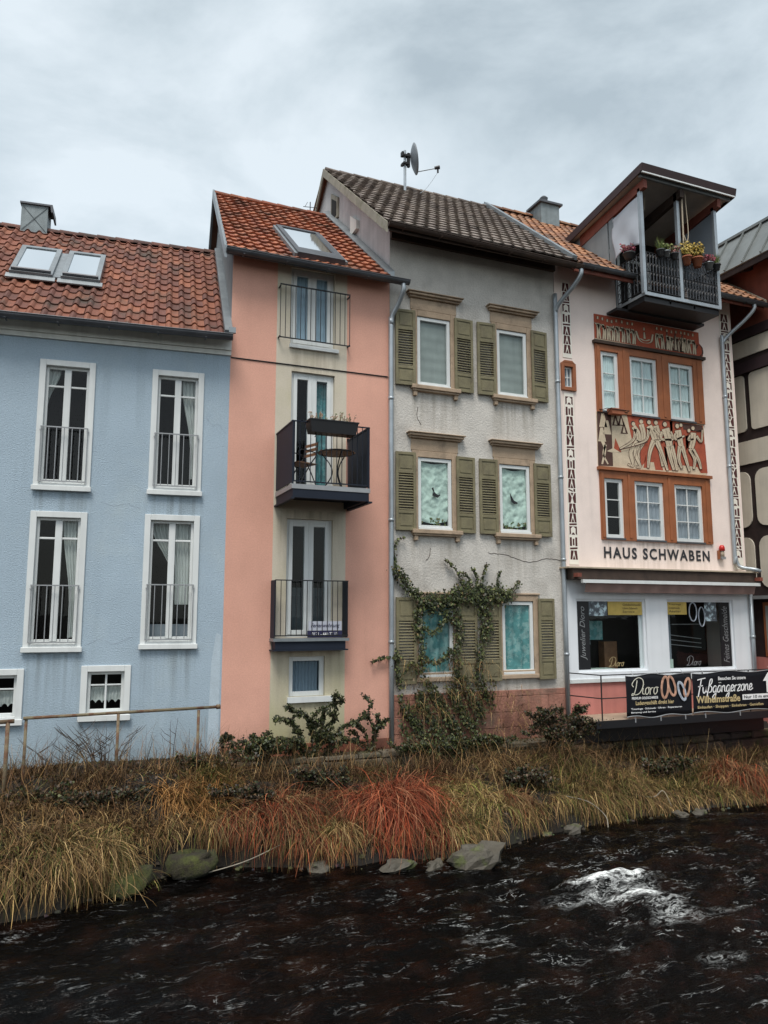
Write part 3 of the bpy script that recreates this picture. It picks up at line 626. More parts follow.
def grey_house():
    h = thing('grey_house', 'weathered grey plaster house with olive shutters, sandstone lintels and dark tiled roof', 'house', (0,0,0))
    cols = [(6.335,7.085),(8.185,8.925)]; rows = [(7.96,9.395),(5.07,6.49),(2.24,3.675)]
    ho = [(a,b,c,d) for c,d in rows for a,b in cols]
    w = MB(); wall_cells(w, 5.745, 9.675, 1.90, 11.2, 0, ho, .2)
    w.face([(9.675,.01,.3),(9.9,8,.3),(9.9,8,11.2),(9.8,4,14.5),(9.675,.01,11.2)]); w.face([(5.75,8,.3),(5.75,8,11.2),(9.9,8,11.2),(9.9,8,.3)])
    w.build('wall', M['grey'], h); MB().box(5.8,9.65,1.2,1.22,.4,11.6).build('inner_wall', M['room'], h)
    g = MB(); g.face([(5.75,.005,.3),(5.75,.005,11.35),(5.75,4,14.6),(5.75,8,11.3),(5.75,8,.3)]); g.build('gable_wall', M['gable'], h)
    f = MB(); f.prism_x([(3.15,13.0),(3.65,13.0),(3.65,13.85),(3.15,13.5)], 5.70, 5.748); fo = f.build('gable_window', M['verge'], h)
    MB().prism_x([(3.22,13.08),(3.58,13.08),(3.58,13.68),(3.22,13.42)], 5.69, 5.698).build('pane', M['room'], fo)
    MB().prism_x([(1.75,12.0),(2.15,12.0),(2.15,12.5),(1.75,12.2)], 5.67, 5.748).build('gable_hatch', M['cream_white'], h)
    pl = MB(); z = .3
    while z < 1.88:
        x = 5.745; e = min(z+.30, 1.92)
        while x < 9.67:
            q = min(x+random.uniform(.5,1.0), 9.675); q = 9.675 if 9.675-q < .25 else q
            pl.box(x+.003, q-.003, -.03-random.uniform(0,.01), .05, z+.003, e-.003); x = q
        z = e
    pl.build('plinth', M['sandred'], h, bevel=.006)
    # eaves and roof
    pit = R(39); tn = math.tan(pit); xr = lambda y: 9.72+.125*(y+.65); xl = lambda y: 5.41+.045*(y+.65)
    rf = tiles('roof', h, M['tile_grey'], 5.4, 10.6, -.65, 10.93, pit, 4.52/math.cos(pit), .25, .32, .008, GREYT, xl=xl, xr=xr, stag=.5, lift=.045)
    zf = lambda y: 10.90+(y+.65)*tn
    MB().hexa([(xl(-.6),-.6,zf(-.6)-.03),(xr(-.6),-.6,zf(-.6)-.03),(xr(4),4,zf(4)-.03),(xl(4),4,zf(4)-.03),(xl(-.6),-.6,zf(-.6)-.005),(xr(-.6),-.6,zf(-.6)-.005),(xr(4),4,zf(4)-.005),(xl(4),4,zf(4)-.005)]).mesh([(xl(4),4,14.66),(xr(4),4,14.66),(10.2,8.6,10.9),(5.5,8.6,10.9)],[(0,1,2,3)]).build('roof_deck', M['soffit'], rf)
    ridge_tiles(rf, M['tile_grey'], xl(4), xr(4), 3.9, 14.62, GREYT, .10)
    v = MB()
    for ya, yb, za, zb in ((-.66,4.0,10.86,14.64),(4.0,8.6,14.64,10.9)):
        xa, xb = xl(ya)-.02, xl(yb)-.02
        v.hexa([(xa,ya,za-.16),(xa+.035,ya,za-.16),(xb+.035,yb,zb-.16),(xb,yb,zb-.16),(xa,ya,za+.06),(xa+.035,ya,za+.06),(xb+.035,yb,zb+.06),(xb,yb,zb+.06)])
    v.build('verge_board', M['verge'], rf)
    xa, xb = xr(-.66), xr(4)
    MB().hexa([(xa-.02,-.66,10.94),(xa+.10,-.66,10.94),(xb+.10,4,14.71),(xb-.02,4,14.71),(xa-.02,-.70,11.02),(xa+.10,-.70,11.02),(xb+.10,3.95,14.80),(xb-.02,3.95,14.80)]).build('valley_flashing', M['zinc'], rf)
    x = 5.55
    while x < 9.7:
        MB().hexa([(x,-.58,10.78),(x+.1,-.58,10.78),(x+.1,.0,11.24),(x,.0,11.24),(x,-.58,10.90),(x+.1,-.58,10.90),(x+.1,.0,11.37),(x,.0,11.37)]).build('rafter', M['woodd'], rf); x += .62
    MB().box(5.48,9.7,-.625,-.585,10.76,10.94).box(5.746,9.675,-.09,-.002,10.92,11.12).build('eave_board', M['woodd'], rf)
    MB().face([(5.48,-.59,10.80),(9.7,-.59,10.80),(9.7,-.05,11.15),(5.48,-.05,11.15)]).build('soffit', M['woodd'], rf)
    gutter(h, 5.42, 9.93, -.70, 10.875, 10.80, .07, M['woodd'])
    downpipe(h, [(9.90,-.69,10.76),(9.895,-.68,10.62),(9.83,-.5,10.42),(9.68,-.16,10.12),(9.655,-.085,9.95),(9.65,-.08,9.7),(9.665,-.08,1.35)], .048, clips=[(9.65,-.08,8.4),(9.655,-.08,6.3),(9.66,-.08,4.55),(9.665,-.08,2.6)])
    # windows
    for r, (c, d) in enumerate(rows):
        for k, (a, b) in enumerate(cols):
            s = MB(); fw = .125
            if r < 2:
                s.box(a-fw,a,-.03,.1,c-.02,d+.13); s.box(b,b+fw,-.03,.1,c-.02,d+.13); s.box(a,b,-.03,.1,d,d+.13)
                s.box(a-fw-.02,b+fw+.02,-.022,.05,d+.132,d+.37)
                s.box(a-fw-.06,b+fw+.08,-.08,.04,d+.372,d+.41); s.box(a-fw-.09,b+fw+.11,-.13,.04,d+.412,d+.46); s.box(a-fw-.12,b+fw+.14,-.16,.04,d+.462,d+.485)
                s.box(a-.15,b+.19,-.12,.1,c-.10,c-.02); s.box(a-.12,b+.16,-.09,.05,c-.14,c-.102)
                for q in (a-.10, b+.06): s.box(q,q+.08,-.07,.03,c-.235,c-.142)
            else:
                s.frame(a-fw,b+fw,c-.06,d+fw,fw,-.03,.1); s.box(a-fw-.02,b+fw+.02,-.07,-.03,c-.10,c-.02); s.box(a-fw-.03,b+fw+.03,-.05,.03,d+fw+.002,d+fw+.04)
            so = s.build('stone_surround', M['sand'], h, bevel=.008)
            f = MB(); f.frame(a+.005,b-.005,c+.005,d-.005,.07,-.005,.05); f.box(a+.005,b-.005,-.04,-.008,c-.018,c+.03)
            wo = f.build('window', M['white'], h, bevel=.005)
            pane(wo, a+.07,b-.07,c+.07,d-.07,.025)
            ph = random.uniform(0,9)
            if r == 0: 
                MB().grid(lambda u,v: (a+.05+(b-a-.1)*u, .07+.004*math.sin(40*v), c+.05+(d-c-.1)*v), 6, 30).build('blind', M['blind'], wo, True)
            elif r == 1:
                zz = c+.16
                def fn(u, v):
                    p = Vector((u*3+ph, v*5, 0)); q = mnoise.turbulence(p*1.9, 5, False)
                    return (a+.07+(b-a-.14)*u, .058-.024*q, zz+.04*math.sin(u*4+ph)+(d-zz-.07)*v)
                MB().grid(fn, 30, 50).build('crumpled_sheet', M['sheet'], wo, True)
                bx, bz = (a+.40, c+.72) if k == 0 else (a+.34, c+.70)
                bird = [(-.09,.09),(-.055,.12),(-.03,.03),(.0,.0),(.06,-.03),(.10,-.01),(.11,-.03),(.05,-.08),(-.02,-.06),(-.08,-.04),(-.05,.02)]
                if k == 1: bird = [(-.08,.13),(-.03,.05),(.02,-.02),(.10,-.05),(.11,-.08),(.02,-.09),(-.05,-.04),(-.07,.03)]
                MB().prism([(bx+p*.95,bz+q*1.05) for p,q in bird], .012, .018).build('bird_sticker', M['black'], wo)
                pl = MB()
                for q in range(26 if k == 0 else 40):
                    x = random.uniform(a+.08,b-.08); z = c+.07+random.uniform(0,.14); pl.face([(x,.055,z),(x+.03,.05,z+.02),(x+.01,.055,z+.05),(x-.015,.06,z+.02)], random.choice([(.06,.10,.03),(.10,.13,.03),(.16,.12,.04)]))
                pl.build('sill_plants', M['leaf'], wo)
            else:
                curtain(wo, a+.05,b-.05,c+.04,d-.04,.062,'teal',3,.02)
            sz0, sz1 = (c-.05, d+.07) if r < 2 else (c-.13, d+.06)
            shutter(h, a-.49, a-.07, sz0, sz1, 0, R(random.uniform(0,5))); shutter(h, b+.075, b+.505 if k == 0 else b+.49, sz0, sz1, 1, R(random.uniform(0,5)))
    # hairline cracks in the plaster
    for pts in ([(7.9,4.62),(8.3,4.60),(8.55,4.55),(8.9,4.50),(9.3,4.56),(9.64,4.54)], [(6.5,4.45),(6.58,4.56),(6.6,4.70)], [(6.35,7.5),(6.33,7.3),(6.42,7.15)]):
        q = catmull([(p[0],p[1]+random.uniform(-.02,.02)) for p in pts], 6); MB().tube([(p[0],-.001,p[1]+random.uniform(-.008,.008)) for p in q], .006, 4).build('crack', M['woodd'], h)
    return h
grey_house()

def dish():
    t = thing('satellite_dish', 'grey satellite dish on a pole above the dark tiled roof', 'satellite dish', (7.62,3.4,14.02))
    MB().tube([(0,0,0),(0,0,1.32)], .035, 10).build('mast', M['pipe'], t)
    d = MB(); n = 24; rings = 6; ax = Vector((.95,-.28,.16)).normalized(); u = Vector((0,0,1)).cross(ax).normalized(); w = ax.cross(u)
    ctr = Vector((.15,-.06,1.08)); P = []
    for i in range(rings+1):
        q = i/rings
        for k in range(n):
            a = 2*math.pi*k/n; P.append(tuple(ctr+ax*(.11*q*q)+u*(.36*q*math.cos(a))+w*(.40*q*math.sin(a))))
    d.mesh(P, [(i*n+k, i*n+(k+1)%n, (i+1)*n+(k+1)%n, (i+1)*n+k) for i in range(rings) for k in range(n)])
    d.build('reflector', M['dish'], t, True, solid=.015)
    MB().box(-.06,.14,-.09,.02,1.13,1.18).box(-.07,.10,-.08,.03,.92,.97).box(-.10,-.04,-.05,.05,1.14,1.26).box(-.10,-.04,-.05,.05,.88,.94).box(.05,.12,-.07,0,.86,1.24).build('bracket', M['iron'], t)
    l = Vector((.78,-.28,.86)); s0 = ctr - w*.36 + ax*.08
    MB().tube([tuple(s0), tuple(l)], .014, 6).build('feed_arm', M['pipe'], t)
    MB().tube([tuple(l+Vector((-.05,.02,0))), tuple(l+Vector((.07,-.02,.03)))], [.04,.05], 10).tube([tuple(l+Vector((.03,0,0))), tuple(l+Vector((.03,0,-.12)))], .025, 8).build('feed_horn', M['iron'], t)
    MB().tube([tuple(p) for p in catmull([tuple(l+Vector((.03,0,-.1))),(.66,-.22,.5),(.45,-.15,.22),(.2,-.02,.08)],6)], .007, 5).build('cable', M['pipe'], t)
dish()

# ------------------------------------------------------------------ house with painted facade
SCHT = [(.30,.135,.065),(.25,.115,.06),(.20,.09,.05),(.35,.17,.085),(.15,.075,.045),(.28,.15,.085)]
def muntin_window(h, a, b, c, d, cols, cur):
    f = MB(); f.frame(a,b,c,d,.075,.0,.055); ia, ib, ic, id_ = a+.075,b-.075,c+.075,d-.075
    for i in range(1, cols):
        x = ia+(ib-ia)*i/cols; f.box(x-.014,x+.014,.012,.045,ic,id_)
    for j in (1,2):
        z = ic+(id_-ic)*j/3
        for i in range(cols):
            xa = ia+(ib-ia)*i/cols+(.014 if i else 0); xb = ia+(ib-ia)*(i+1)/cols-(.014 if i < cols-1 else 0); f.box(xa,xb,.014,.043,z-.011,z+.011)
    wo = f.build('window', M['white'], h, bevel=.004); pane(wo, ia-.01,ib+.01,ic-.01,id_+.01,.03,'glass')
    MB().box(a-.02,b+.02,-.055,-.002,c-.045,c-.004).build('sill', M['zinc_dark'], wo)
    if cur: curtain(wo, ia-.01, ib+.01, ic-.01, id_+.01, .068, cur, 6, .010)
    return wo
def capsules(lst, y, grow, mb, fx):
    for pts, wd in lst:
        p = [np.array(q) for q in catmull(pts, 4)]; m = len(p)
        Lp, Rp = [], []
        for i in range(m):
            dd = p[min(i+1,m-1)]-p[max(i-1,0)]; dd = dd/(np.linalg.norm(dd)+1e-9); nn = np.array((-dd[1],dd[0]))
            ww = (wd[0]+(wd[1]-wd[0])*i/max(1,m-1))+grow
            e = dd*(-grow if i == 0 else grow if i == m-1 else 0)
            Lp.append(p[i]+nn*ww+e); Rp.append(p[i]-nn*ww+e)
        P = [fx(q, y) for q in Lp+Rp]; mb.mesh(P, [(i, i+1, i+1+m, i+m) for i in range(m-1)])
def disc(mb, c, r, y, fx): mb.face([fx((c[0]+r*math.cos(a), c[1]+r*math.sin(a)*1.15), y) for a in np.linspace(0, 2*math.pi, 12, endpoint=False)])
def mural(h):
    X0, X1, Z0, Z1 = 10.70, 13.80, 6.635, 7.862
    def fx(q, y):
        top = 95+.105*(q[0]-50); bot = 432+.08*(q[0]-48); u = (q[0]-48)/680; v = (q[1]-top)/(bot-top)
        return (X0+(X1-X0)*u, y, Z1+(Z0-Z1)*v)
    base = MB().box(X0,X1,-.018,.02,Z0,Z1).build('painted_relief', M['sgr_beige'], h)
    red = MB()
    for poly in ([(300,120),(722,172),(735,440),(640,430),(330,400),(300,300)],)[:1]:
        red.face([fx(p, -.0188) for p in poly])
    for poly in ([(232,114),(520,146),(515,300),(470,250),(420,330),(330,240),(285,330),(262,300),(245,200)],[(345,330),(380,300),(360,440),(320,440)],[(455,300),(475,330),(500,455),(470,455)],[(500,146),(722,172),(724,260),(690,300),(650,265),(600,330),(560,260),(520,330),(505,220)],[(670,305),(730,290),(736,470),(690,470),(650,400)],
                 [(380,360),(405,300),(445,455),(395,452)],[(300,330),(345,300),(335,400),(305,440)],[(440,270),(470,300),(480,455),(455,455)],[(525,270),(545,380),(530,450),(512,340)],[(140,345),(155,258),(188,345)],[(600,240),(625,230),(615,330),(600,400)]):
        red.face([fx(p, -.0195) for p in poly])
    red.build('red_ground', M['sgr_red'], base)
    for poly in ([(50,97),(135,104),(135,432),(47,430)],[(580,160),(715,172),(712,215),(590,200)]): MB().face([fx(p, -.0197) for p in poly]).build('dark_ground', M['sgr_dark'], base)
    out, fil = MB(), MB(); y = -.021
    def fig(limbs, heads):
        nonlocal y
        limbs = [(p, (w[0]*.90, w[1]*.9)) for p, w in limbs]; capsules(limbs, y, 2.6, out, fx); [disc(out, (c[0]-1.5,c[1]-3), r*.70+3, y, fx) for c, r in heads]
        capsules(limbs, y-.0015, 0, fil, fx); capsules([([(p[0][0]+2,p[0][1]+8),(p[len(p)//2][0]-2,p[len(p)//2][1]),(p[-1][0]+1,p[-1][1]-8)],(1.1,.8)) for p, w in limbs], y-.0022, 0, out, fx); [disc(fil, (c[0]+1,c[1]+1), r*.68, y-.0015, fx) for c, r in heads]; y -= .0035
    for a, b in ((85,150),(108,195),(75,240)): fil.face([fx(p, -.0205) for p in [(a-24,b+40),(a-8,b-45),(a+8,b-45),(a+24,b+42)]]); 
    for a, b in ((160,150),(195,150),(210,200)): out.face([fx(p, -.0205) for p in [(a-22,b+30),(a,b-45),(a+24,b+32)]]); fil.face([fx(p, -.0215) for p in [(a-9,b+24),(a,b-18),(a+10,b+26)]])
    capsules([([(75,270),(90,330),(70,420)],(10,5)),([(95,300),(80,360),(105,420)],(7,4))], -.0207, 0, fil, fx)
    fil.face([fx(p, -.0207) for p in [(100,340),(140,320),(180,345),(140,350)]])
    fig([([(318,170),(330,230),(322,290)],(17,14)),([(325,285),(290,350),(300,430)],(12,7))], [((318,152),17)])
    fig([([(268,185),(295,225),(298,275)],(17,15)),([(292,270),(245,345),(258,425),(225,420)],(15,6)),([(305,280),(272,350),(300,430),(275,435)],(14,6)),([(280,200),(262,270),(180,325)],(10,5))], [((268,168),16)])
    fig([([(408,178),(420,230),(410,275)],(20,16)),([(418,270),(430,350),(440,430)],(13,7))], [((410,158),17)])
    fig([([(365,180),(385,220),(398,265)],(21,18)),([(390,270),(362,345),(347,440)],(17,7)),([(408,272),(440,355),(470,455)],(17,7)),([(362,195),(345,265),(270,300)],(10,5)),([(395,200),(440,260),(420,270)],(9,5))], [((365,156),17)])
    fig([([(468,195),(480,240),(490,305)],(28,22)),([(480,305),(492,380),(510,452)],(16,8)),([(502,305),(520,380),(530,455)],(16,8)),([(445,215),(440,260),(500,265)],(10,6)),([(500,215),(515,255),(490,270)],(9,6))], [((466,168),18)])
    fig([([(548,205),(556,250),(565,305)],(22,18)),([(556,305),(545,380),(562,442)],(14,7)),([(572,305),(592,385),(612,460)],(14,7)),([(532,225),(530,262),(590,240)],(9,5))], [((545,178),18),((570,172),14)])
    fig([([(650,220),(645,270),(628,320)],(20,17)),([(622,320),(650,385),(640,445)],(14,7)),([(640,325),(675,390),(688,445)],(14,7)),([(670,240),(700,275),(712,200)],(9,5)),([(630,235),(615,265),(650,260)],(8,5))], [((648,190),16),((620,205),14)])
    capsules([([(170,332),(250,312),(350,282)],(3,3)),([(660,205),(715,190)],(5,9))], y, 0, out, fx)
    out.build('figure_outlines', M['sgr_dark'], base); fil.build('figures', M['sgr_beige'], base)
    # upper frieze with a curled right end
    X0, X1, Z0, Z1 = 10.735, 13.80, 9.50, 10.13
    fx2 = lambda q, y: (X0+(X1-X0)*q[0], y, Z0+(Z1-Z0)*q[1])
    fb = MB().prism([(X0,Z0),(X1+.02,Z0-.02),(X1+.10,Z0+.06),(X1+.11,Z0+.26),(X1+.04,Z0+.33),(X1,Z0+.36),(X1,Z1),(X0,Z1)], -.018, .02).build('painted_frieze', M['sgr_red'], h)
    o2, f2 = MB(), MB()
    rq = random.Random(12); x = .03; i = 0
    def piece(lim, i):
        yy = -.0195-.0012*(i % 4)
        for pts, wd in lim: capsules([(pts, wd)], yy, .0042, o2, fx2)
        for pts, wd in lim: capsules([(pts, wd)], yy-.0006, 0, f2, fx2)
    while x < .975:
        if .36 < x < .42:
            piece([([(x-.01,.62),(x+.02,.30),(x+.07,.22),(x+.13,.30),(x+.15,.60)],(.008,.008)),([(x+.03,.36),(x+.07,.30),(x+.12,.38)],(.012,.010)),([(x+.07,.38),(x+.068,.62)],(.010,.006)),([(x+.068,.70),(x+.068,.80)],(.007,.006))], i); x += .19; i += 1; continue
        lean = rq.uniform(-.012,.012); h = rq.uniform(.86,.95)
        piece([([(x,h-.25),(x+lean,.45),(x+lean*.5-.004,.10)],(.012,.007)),([(x+.002,h-.3),(x+lean+.012,.42),(x+.020,.10)],(.010,.006)),([(x,h-.28),(x+rq.choice((-1,1))*.022,h-.42),(x+rq.choice((-1,1))*.028,h-.25)],(.006,.004)),([(x,h-.10),(x+.001,h)],(.0075,.006))], i)
        x += rq.uniform(.036,.052); i += 1
    for a in (.68,.76,.83): o2.face([fx2(p, -.0225) for p in [(a-.03,.1),(a,.9),(a+.03,.1)]]); f2.face([fx2(p, -.0235) for p in [(a-.012,.15),(a,.75),(a+.012,.15)]])
    capsules([([(1.0,.05),(1.03,.2),(1.02,.45),(.985,.5),(.97,.35)],(.008,.006))], -.0225, 0, o2, fx2)
    capsules([([(0,.06),(.5,.03),(1.0,.02)],(.03,.03))], -.0193, 0, f2, lambda q, y: fx2((q[0],q[1]), y))
    o2.build('frieze_outlines', M['sgr_dark'], fb); f2.build('frieze_figures', M['sgr_beige'], fb)
def ornament_strip(h, x0, x1, z0, z1, gap=None):
    b = MB()
    for a, c in ([(z0,z1)] if not gap else [(z0,gap[0]),(gap[1],z1)]): b.box(x0,x1,-.012,.02,a,c)
    bo = b.build('ornament_strip', M['strip_bg'], h); f = MB(); y = -.0135; xm = (x0+x1)/2; w = (x1-x0)*.40
    z = z1-.08; seq = ['t','t','b','p','l','b','t','t','t','d','p','l','t','t','v','b','p','l','t','t','d','v']; i = 0
    def P(poly): f.face([(xm+p*w, y, z+q*.78) for p,q in poly])
    while z > z0+.28:
        k = seq[i % len(seq)]; i += 1; hh = {'t':.27,'b':.09,'p':.30,'l':.27,'d':.11,'v':.30}[k]*.78
        if gap and z-hh < gap[1]+.03 and z > gap[0]-.05: z = gap[0]-.08; continue
        if k == 't': P([(-1,-.25),(-.5,-.25),(-.08,-.03),(-.08,0),(-.8,0)]); P([(1,-.25),(.8,0),(.08,0),(.08,-.03),(.5,-.25)]); P([(-.38,-.25),(0,-.12),(.38,-.25)])
        if k == 'b': P([(-1,-.065),(1,-.05),(1,-.0),(-1,-.015)])
        if k == 'd': P([(-.9,-.04),(.2,-.09),(.2,-.05),(-.9,-.0)]); P([(.4,-.08),(.9,-.08),(.9,-.0),(.4,-.0)])
        if k == 'p': P([(-1,0),(-1,-.24),(-.6,-.2),(-.65,-.06),(-.25,-.02),(0,0)]); P([(1,0),(0,0),(.25,-.02),(.65,-.06),(.6,-.2),(1,-.24)]); P([(-.5,-.23),(-.15,-.17),(.15,-.17),(.5,-.23)])
        if k == 'l':
            for s in (-1,1): P([(s*1,-.24),(s*1,0),(s*.45,0),(s*.45,-.24)][::s]) ; 
            P([(-.22,-.22),(.22,-.22),(.22,-.04),(-.22,-.04)])
        if k == 'v': P([(-1,0),(-.7,0),(-.1,-.14),(-.45,-.28),(-1,-.28)]); P([(1,0),(1,-.28),(.45,-.28),(.1,-.14),(.7,0)]); P([(-.4,0),(.4,0),(0,-.1)])
        z -= hh
    f.build('ornament_motifs', M['strip_fg'], bo)
def painted_house():
    h = thing('painted_house', 'pale rose house with painted reliefs, brown window frames and roof balcony above a shop', 'house', (0,0,0))
    A = [(10.865,11.335,7.90,9.27,1),(11.675,12.445,7.90,9.26,2),(12.81,13.535,7.90,9.25,2)]; B = [(10.835,11.325,5.07,6.37,1),(11.66,12.465,5.06,6.36,2),(12.80,13.61,5.055,6.355,2)]
    S = [(9.99,11.83,2.21,3.74),(12.43,14.38,2.18,3.74)]; NI = (9.86,10.10,8.32,8.80)
    ho = [w[:4] for w in A+B]+[NI,(11.43,13.52,10.36,11.15)]
    w = MB(); wall_cells(w, 9.685, 14.88, 4.30, 11.15, 0, ho, .07)
    w.face([(14.88,.005,.3),(14.88,8,.3),(14.88,8,11),(14.88,4,14.4),(14.88,.005,11.1)]); w.face([(9.9,8,.3),(9.9,8,11),(14.88,8,11),(14.88,8,.3)])
    w.build('wall', M['rose'], h); MB().box(9.8,14.8,1.25,1.27,.4,10.2).build('inner_wall', M['room'], h)
    s = MB(); wall_cells(s, 9.685, 14.88, 2.06, 4.299, -.02, S, .12); s.build('shopfront', M['shop_white'], h)
    MB().box(9.69,14.88,-.012,.05,1.2,2.058).build('base_wall', M['shop_pink'], h)
    MB().box(9.66,14.9,-.06,-.022,2.0,2.075).build('shop_sill', M['white'], h)
    # brown surrounds
    for L, zt, zb, led in ((A,9.43,7.862,9.432),(B,6.55,5.02,6.552)):
        f = MB(); xs = [10.715]+[q for w_ in L for q in (w_[0]-.012, w_[1]+.012)]+[13.83 if L is A else 13.87]
        for i in range(0, len(xs), 2):
            a, b = xs[i], xs[i+1]; f.box(a,b,-.045,.03,zb,zt)
            m_ = (a+b)/2; f.box(m_-.035,m_+.035,-.06,-.046,zb+.05,zt-.05)
        for w_ in L: f.box(w_[0]-.012,w_[1]+.012,-.045,.03,w_[3]+.01,zt); f.box(w_[0]-.012,w_[1]+.012,-.045,-.001,zb,w_[2]-.046)
        f.build('window_surround', M['brown'], h, bevel=.006)
        MB().box(10.665,13.90,-.10,.02,led,led+.07).build('ledge', M['woodd' if L is A else 'brown'], h)
    for a,b,c,d,n in A: muntin_window(h,a,b,c,d,n,'curtain_sky')
    for i,(a,b,c,d,n) in enumerate(B): muntin_window(h,a,b,c,d,n,'curtain_grey' if i else None)
    # small niche window with brown frame
    a,b,c,d = NI; f = MB(); f.frame(a-.07,b+.07,c-.07,d+.07,.08,-.05,.05); f.prism([(a-.05,d+.072),(b+.05,d+.072),(b-.02,d+.13),(a+.02,d+.13)],-.05,.03); fo = f.build('niche_window', M['brown'], h, bevel=.006)
    MB().frame(a+.01,b-.01,c+.01,d-.01,.035,.02,.05).box((a+b)/2-.012,(a+b)/2+.012,.025,.045,c+.045,d-.045).box(a+.045,(a+b)/2-.012,.026,.044,8.55,8.57).box((a+b)/2+.012,b-.045,.026,.044,8.55,8.57).build('casement', M['white'], fo); pane(fo,a+.03,b-.03,c+.03,d-.03,.035,'glass'); curtain(fo,a+.02,b-.02,c+.02,d-.02,.06,'curtain_grey',3,.005)
    mural(h)
    ornament_strip(h, 9.86, 10.10, 4.46, 10.80, (8.20,9.0)); ornament_strip(h, 14.50, 14.80, 4.46, 10.80)
    lt = MB(); x = 10.77
    text_mesh('HAUS SCHWABEN', 10.765, 4.62, 3.0, .25, -.008, 0, .028, 1.25).build('lettering', M['letter_dark'], h)
    # awning cassette
    MB().box(9.60,14.89,-.34,-.001,4.365,4.395).build('awning_cover', M['tan'], h); 
    aw = MB().box(9.72,14.86,-.30,-.025,4.14,4.36).build('awning_box', M['woodd'], h)
    MB().box(9.90,14.86,-.40,-.33,4.06,4.13).build('front_bar', M['white'], aw)
    v = MB(); v.grid(lambda u, t: (10.0+4.75*u, -.36+.012*math.sin(u*60)+.06*t, 4.06-.19*t), 120, 4); v.build('valance', M['awning'], aw)
    for x in (9.74,14.80): MB().box(x,x+.1,-.44,-.30,4.18,4.26).build('end_cap', M['woodred'], aw)
    # shop windows
    for i,(a,b,c,d) in enumerate(S):
        f = MB(); f.frame(a,b,c,d,.05,.03,.09); f.box(b-.12 if i == 0 else a, b if i == 0 else a+.02, .095,.11,c,d); wo = f.build('shop_window', M['shop_white'], h)
        pane(wo,a+.045,b-.045,c+.045,d-.045,.06,'glass')
        MB().box(a,b,1.0,1.03,c-.1,d+.1).box(a,b,.12,1.0,c-.12,c-.1).build('display_back', M['room'], wo)
        y = .045
        if i == 0:
            MB().box(a+.05,a+.37,.05,.055,c+.05,d-.05).build('dark_strip', M['black'], wo)
            text_mesh('Juwelier Dioro', a+.12, c+.25, .17, 1.12, .049, .35, 0, vert=True).build('lettering', M['bars'], wo)
            MB().box(a+.372,a+.85,.05,.055,d-.36,d-.05).build('photo_sticker', M['photo'], wo)
            MB().box(a+.87,b-.05,.05,.055,d-.34,d-.05).build('yellow_sticker', M['yellow'], wo)
            for k, tx in enumerate(('Goldschmiede', 'Uhren Schmuck', 'Service')): text_mesh(tx, b-.58, d-.14-.075*k, .5*(1-.18*k), .045, .049).build('lettering', M['letter_dark'], wo)
            MB().box(a+.40,a+.72,.5,.52,c+.55,d-.45).build('poster', M['photo'], wo); MB().box(a+.73,a+1.1,.55,.57,c+.65,d-.47).build('poster', M['teal'], wo)
            MB().box(a+1.25,a+1.6,.7,.9,c-.1,c+.6).build('display_case', M['orange_wood'], wo); MB().box(a+.45,a+1.2,.3,.6,c-.1,c+.04).build('display_plinth', M['sheet'], wo)
            script('Dioro', a+.85, c+.10, .085, .048, .05).build('lettering', M['letter_gold'], wo)
        else:
            MB().box(b-.37,b-.05,.05,.055,c+.05,d-.05).build('dark_strip', M['black'], wo)
            text_mesh('Feines Geschmeide', b-.30, c+.14, .17, 1.28, .049, .35, 0, vert=True).build('lettering', M['bars'], wo)
            MB().box(a+.05,a+.62,.05,.055,d-.33,d-.05).build('yellow_sticker', M['yellow'], wo)
            for k, tx in enumerate(('Trauringe', 'Goldschmiede', 'Atelier')): text_mesh(tx, a+.10, d-.13-.075*k, .36*(1-.12*(k%2)), .045, .049).build('lettering', M['letter_dark'], wo)
            MB().tube([(a+.80+.11*math.cos(t),.049,d-.27+.21*math.sin(t)) for t in np.linspace(0,6.283,20)], .014, 6).tube([(a+1.05+.09*math.cos(t),.046,d-.38+.22*math.sin(t)) for t in np.linspace(0,6.283,20)], .012, 6).build('ring_print', M['silverring'], wo)
            MB().box(a+1.15,a+1.5,.05,.055,d-.48,d-.05).build('photo_sticker', M['photo'], wo)
            MB().box(a+.18,a+.40,.35,.37,c,d-.3).build('pillar', M['curtain_grey'], wo); MB().box(a+.1,a+.30,.2,.22,c+.0,c+.24).build('notice', M['sheet'], wo)
            q = MB()
            for k in range(3): q.hexa([(a+.05,.5,d-.75-.11*k),(b-.5,.5,d-.90-.10*k),(b-.5,.52,d-.90-.10*k),(a+.05,.52,d-.75-.11*k),(a+.05,.5,d-.735-.11*k),(b-.5,.5,d-.885-.10*k),(b-.5,.52,d-.885-.10*k),(a+.05,.52,d-.735-.11*k)])
            q.box(a+.5,b-.5,.4,.6,d-.56,d-.545); q.build('display_shelves', M['bars'], wo)
            script('Dioro', a+.55, c+.10, .09, .048, .06).build('lettering', M['bars'], wo)
    # roof with the balcony opening
    pit = R(39.2); tn = math.tan(pit); xl = lambda y: 9.85+.125*(y+.65); xr = lambda y: 15.38
    cut = lambda x, y: 11.36 < x < 13.62 and y < 1.70
    rf = tiles('roof', h, M['tile_blue'], 9.8, 15.4, -.6, 10.93, pit, 4.5/math.cos(pit), .23, .31, .018, SCHT, xl=xl, xr=xr, stag=.5, lift=.034, cut=cut)
    zf = lambda y: 10.90+(y+.6)*tn
    dk = MB()
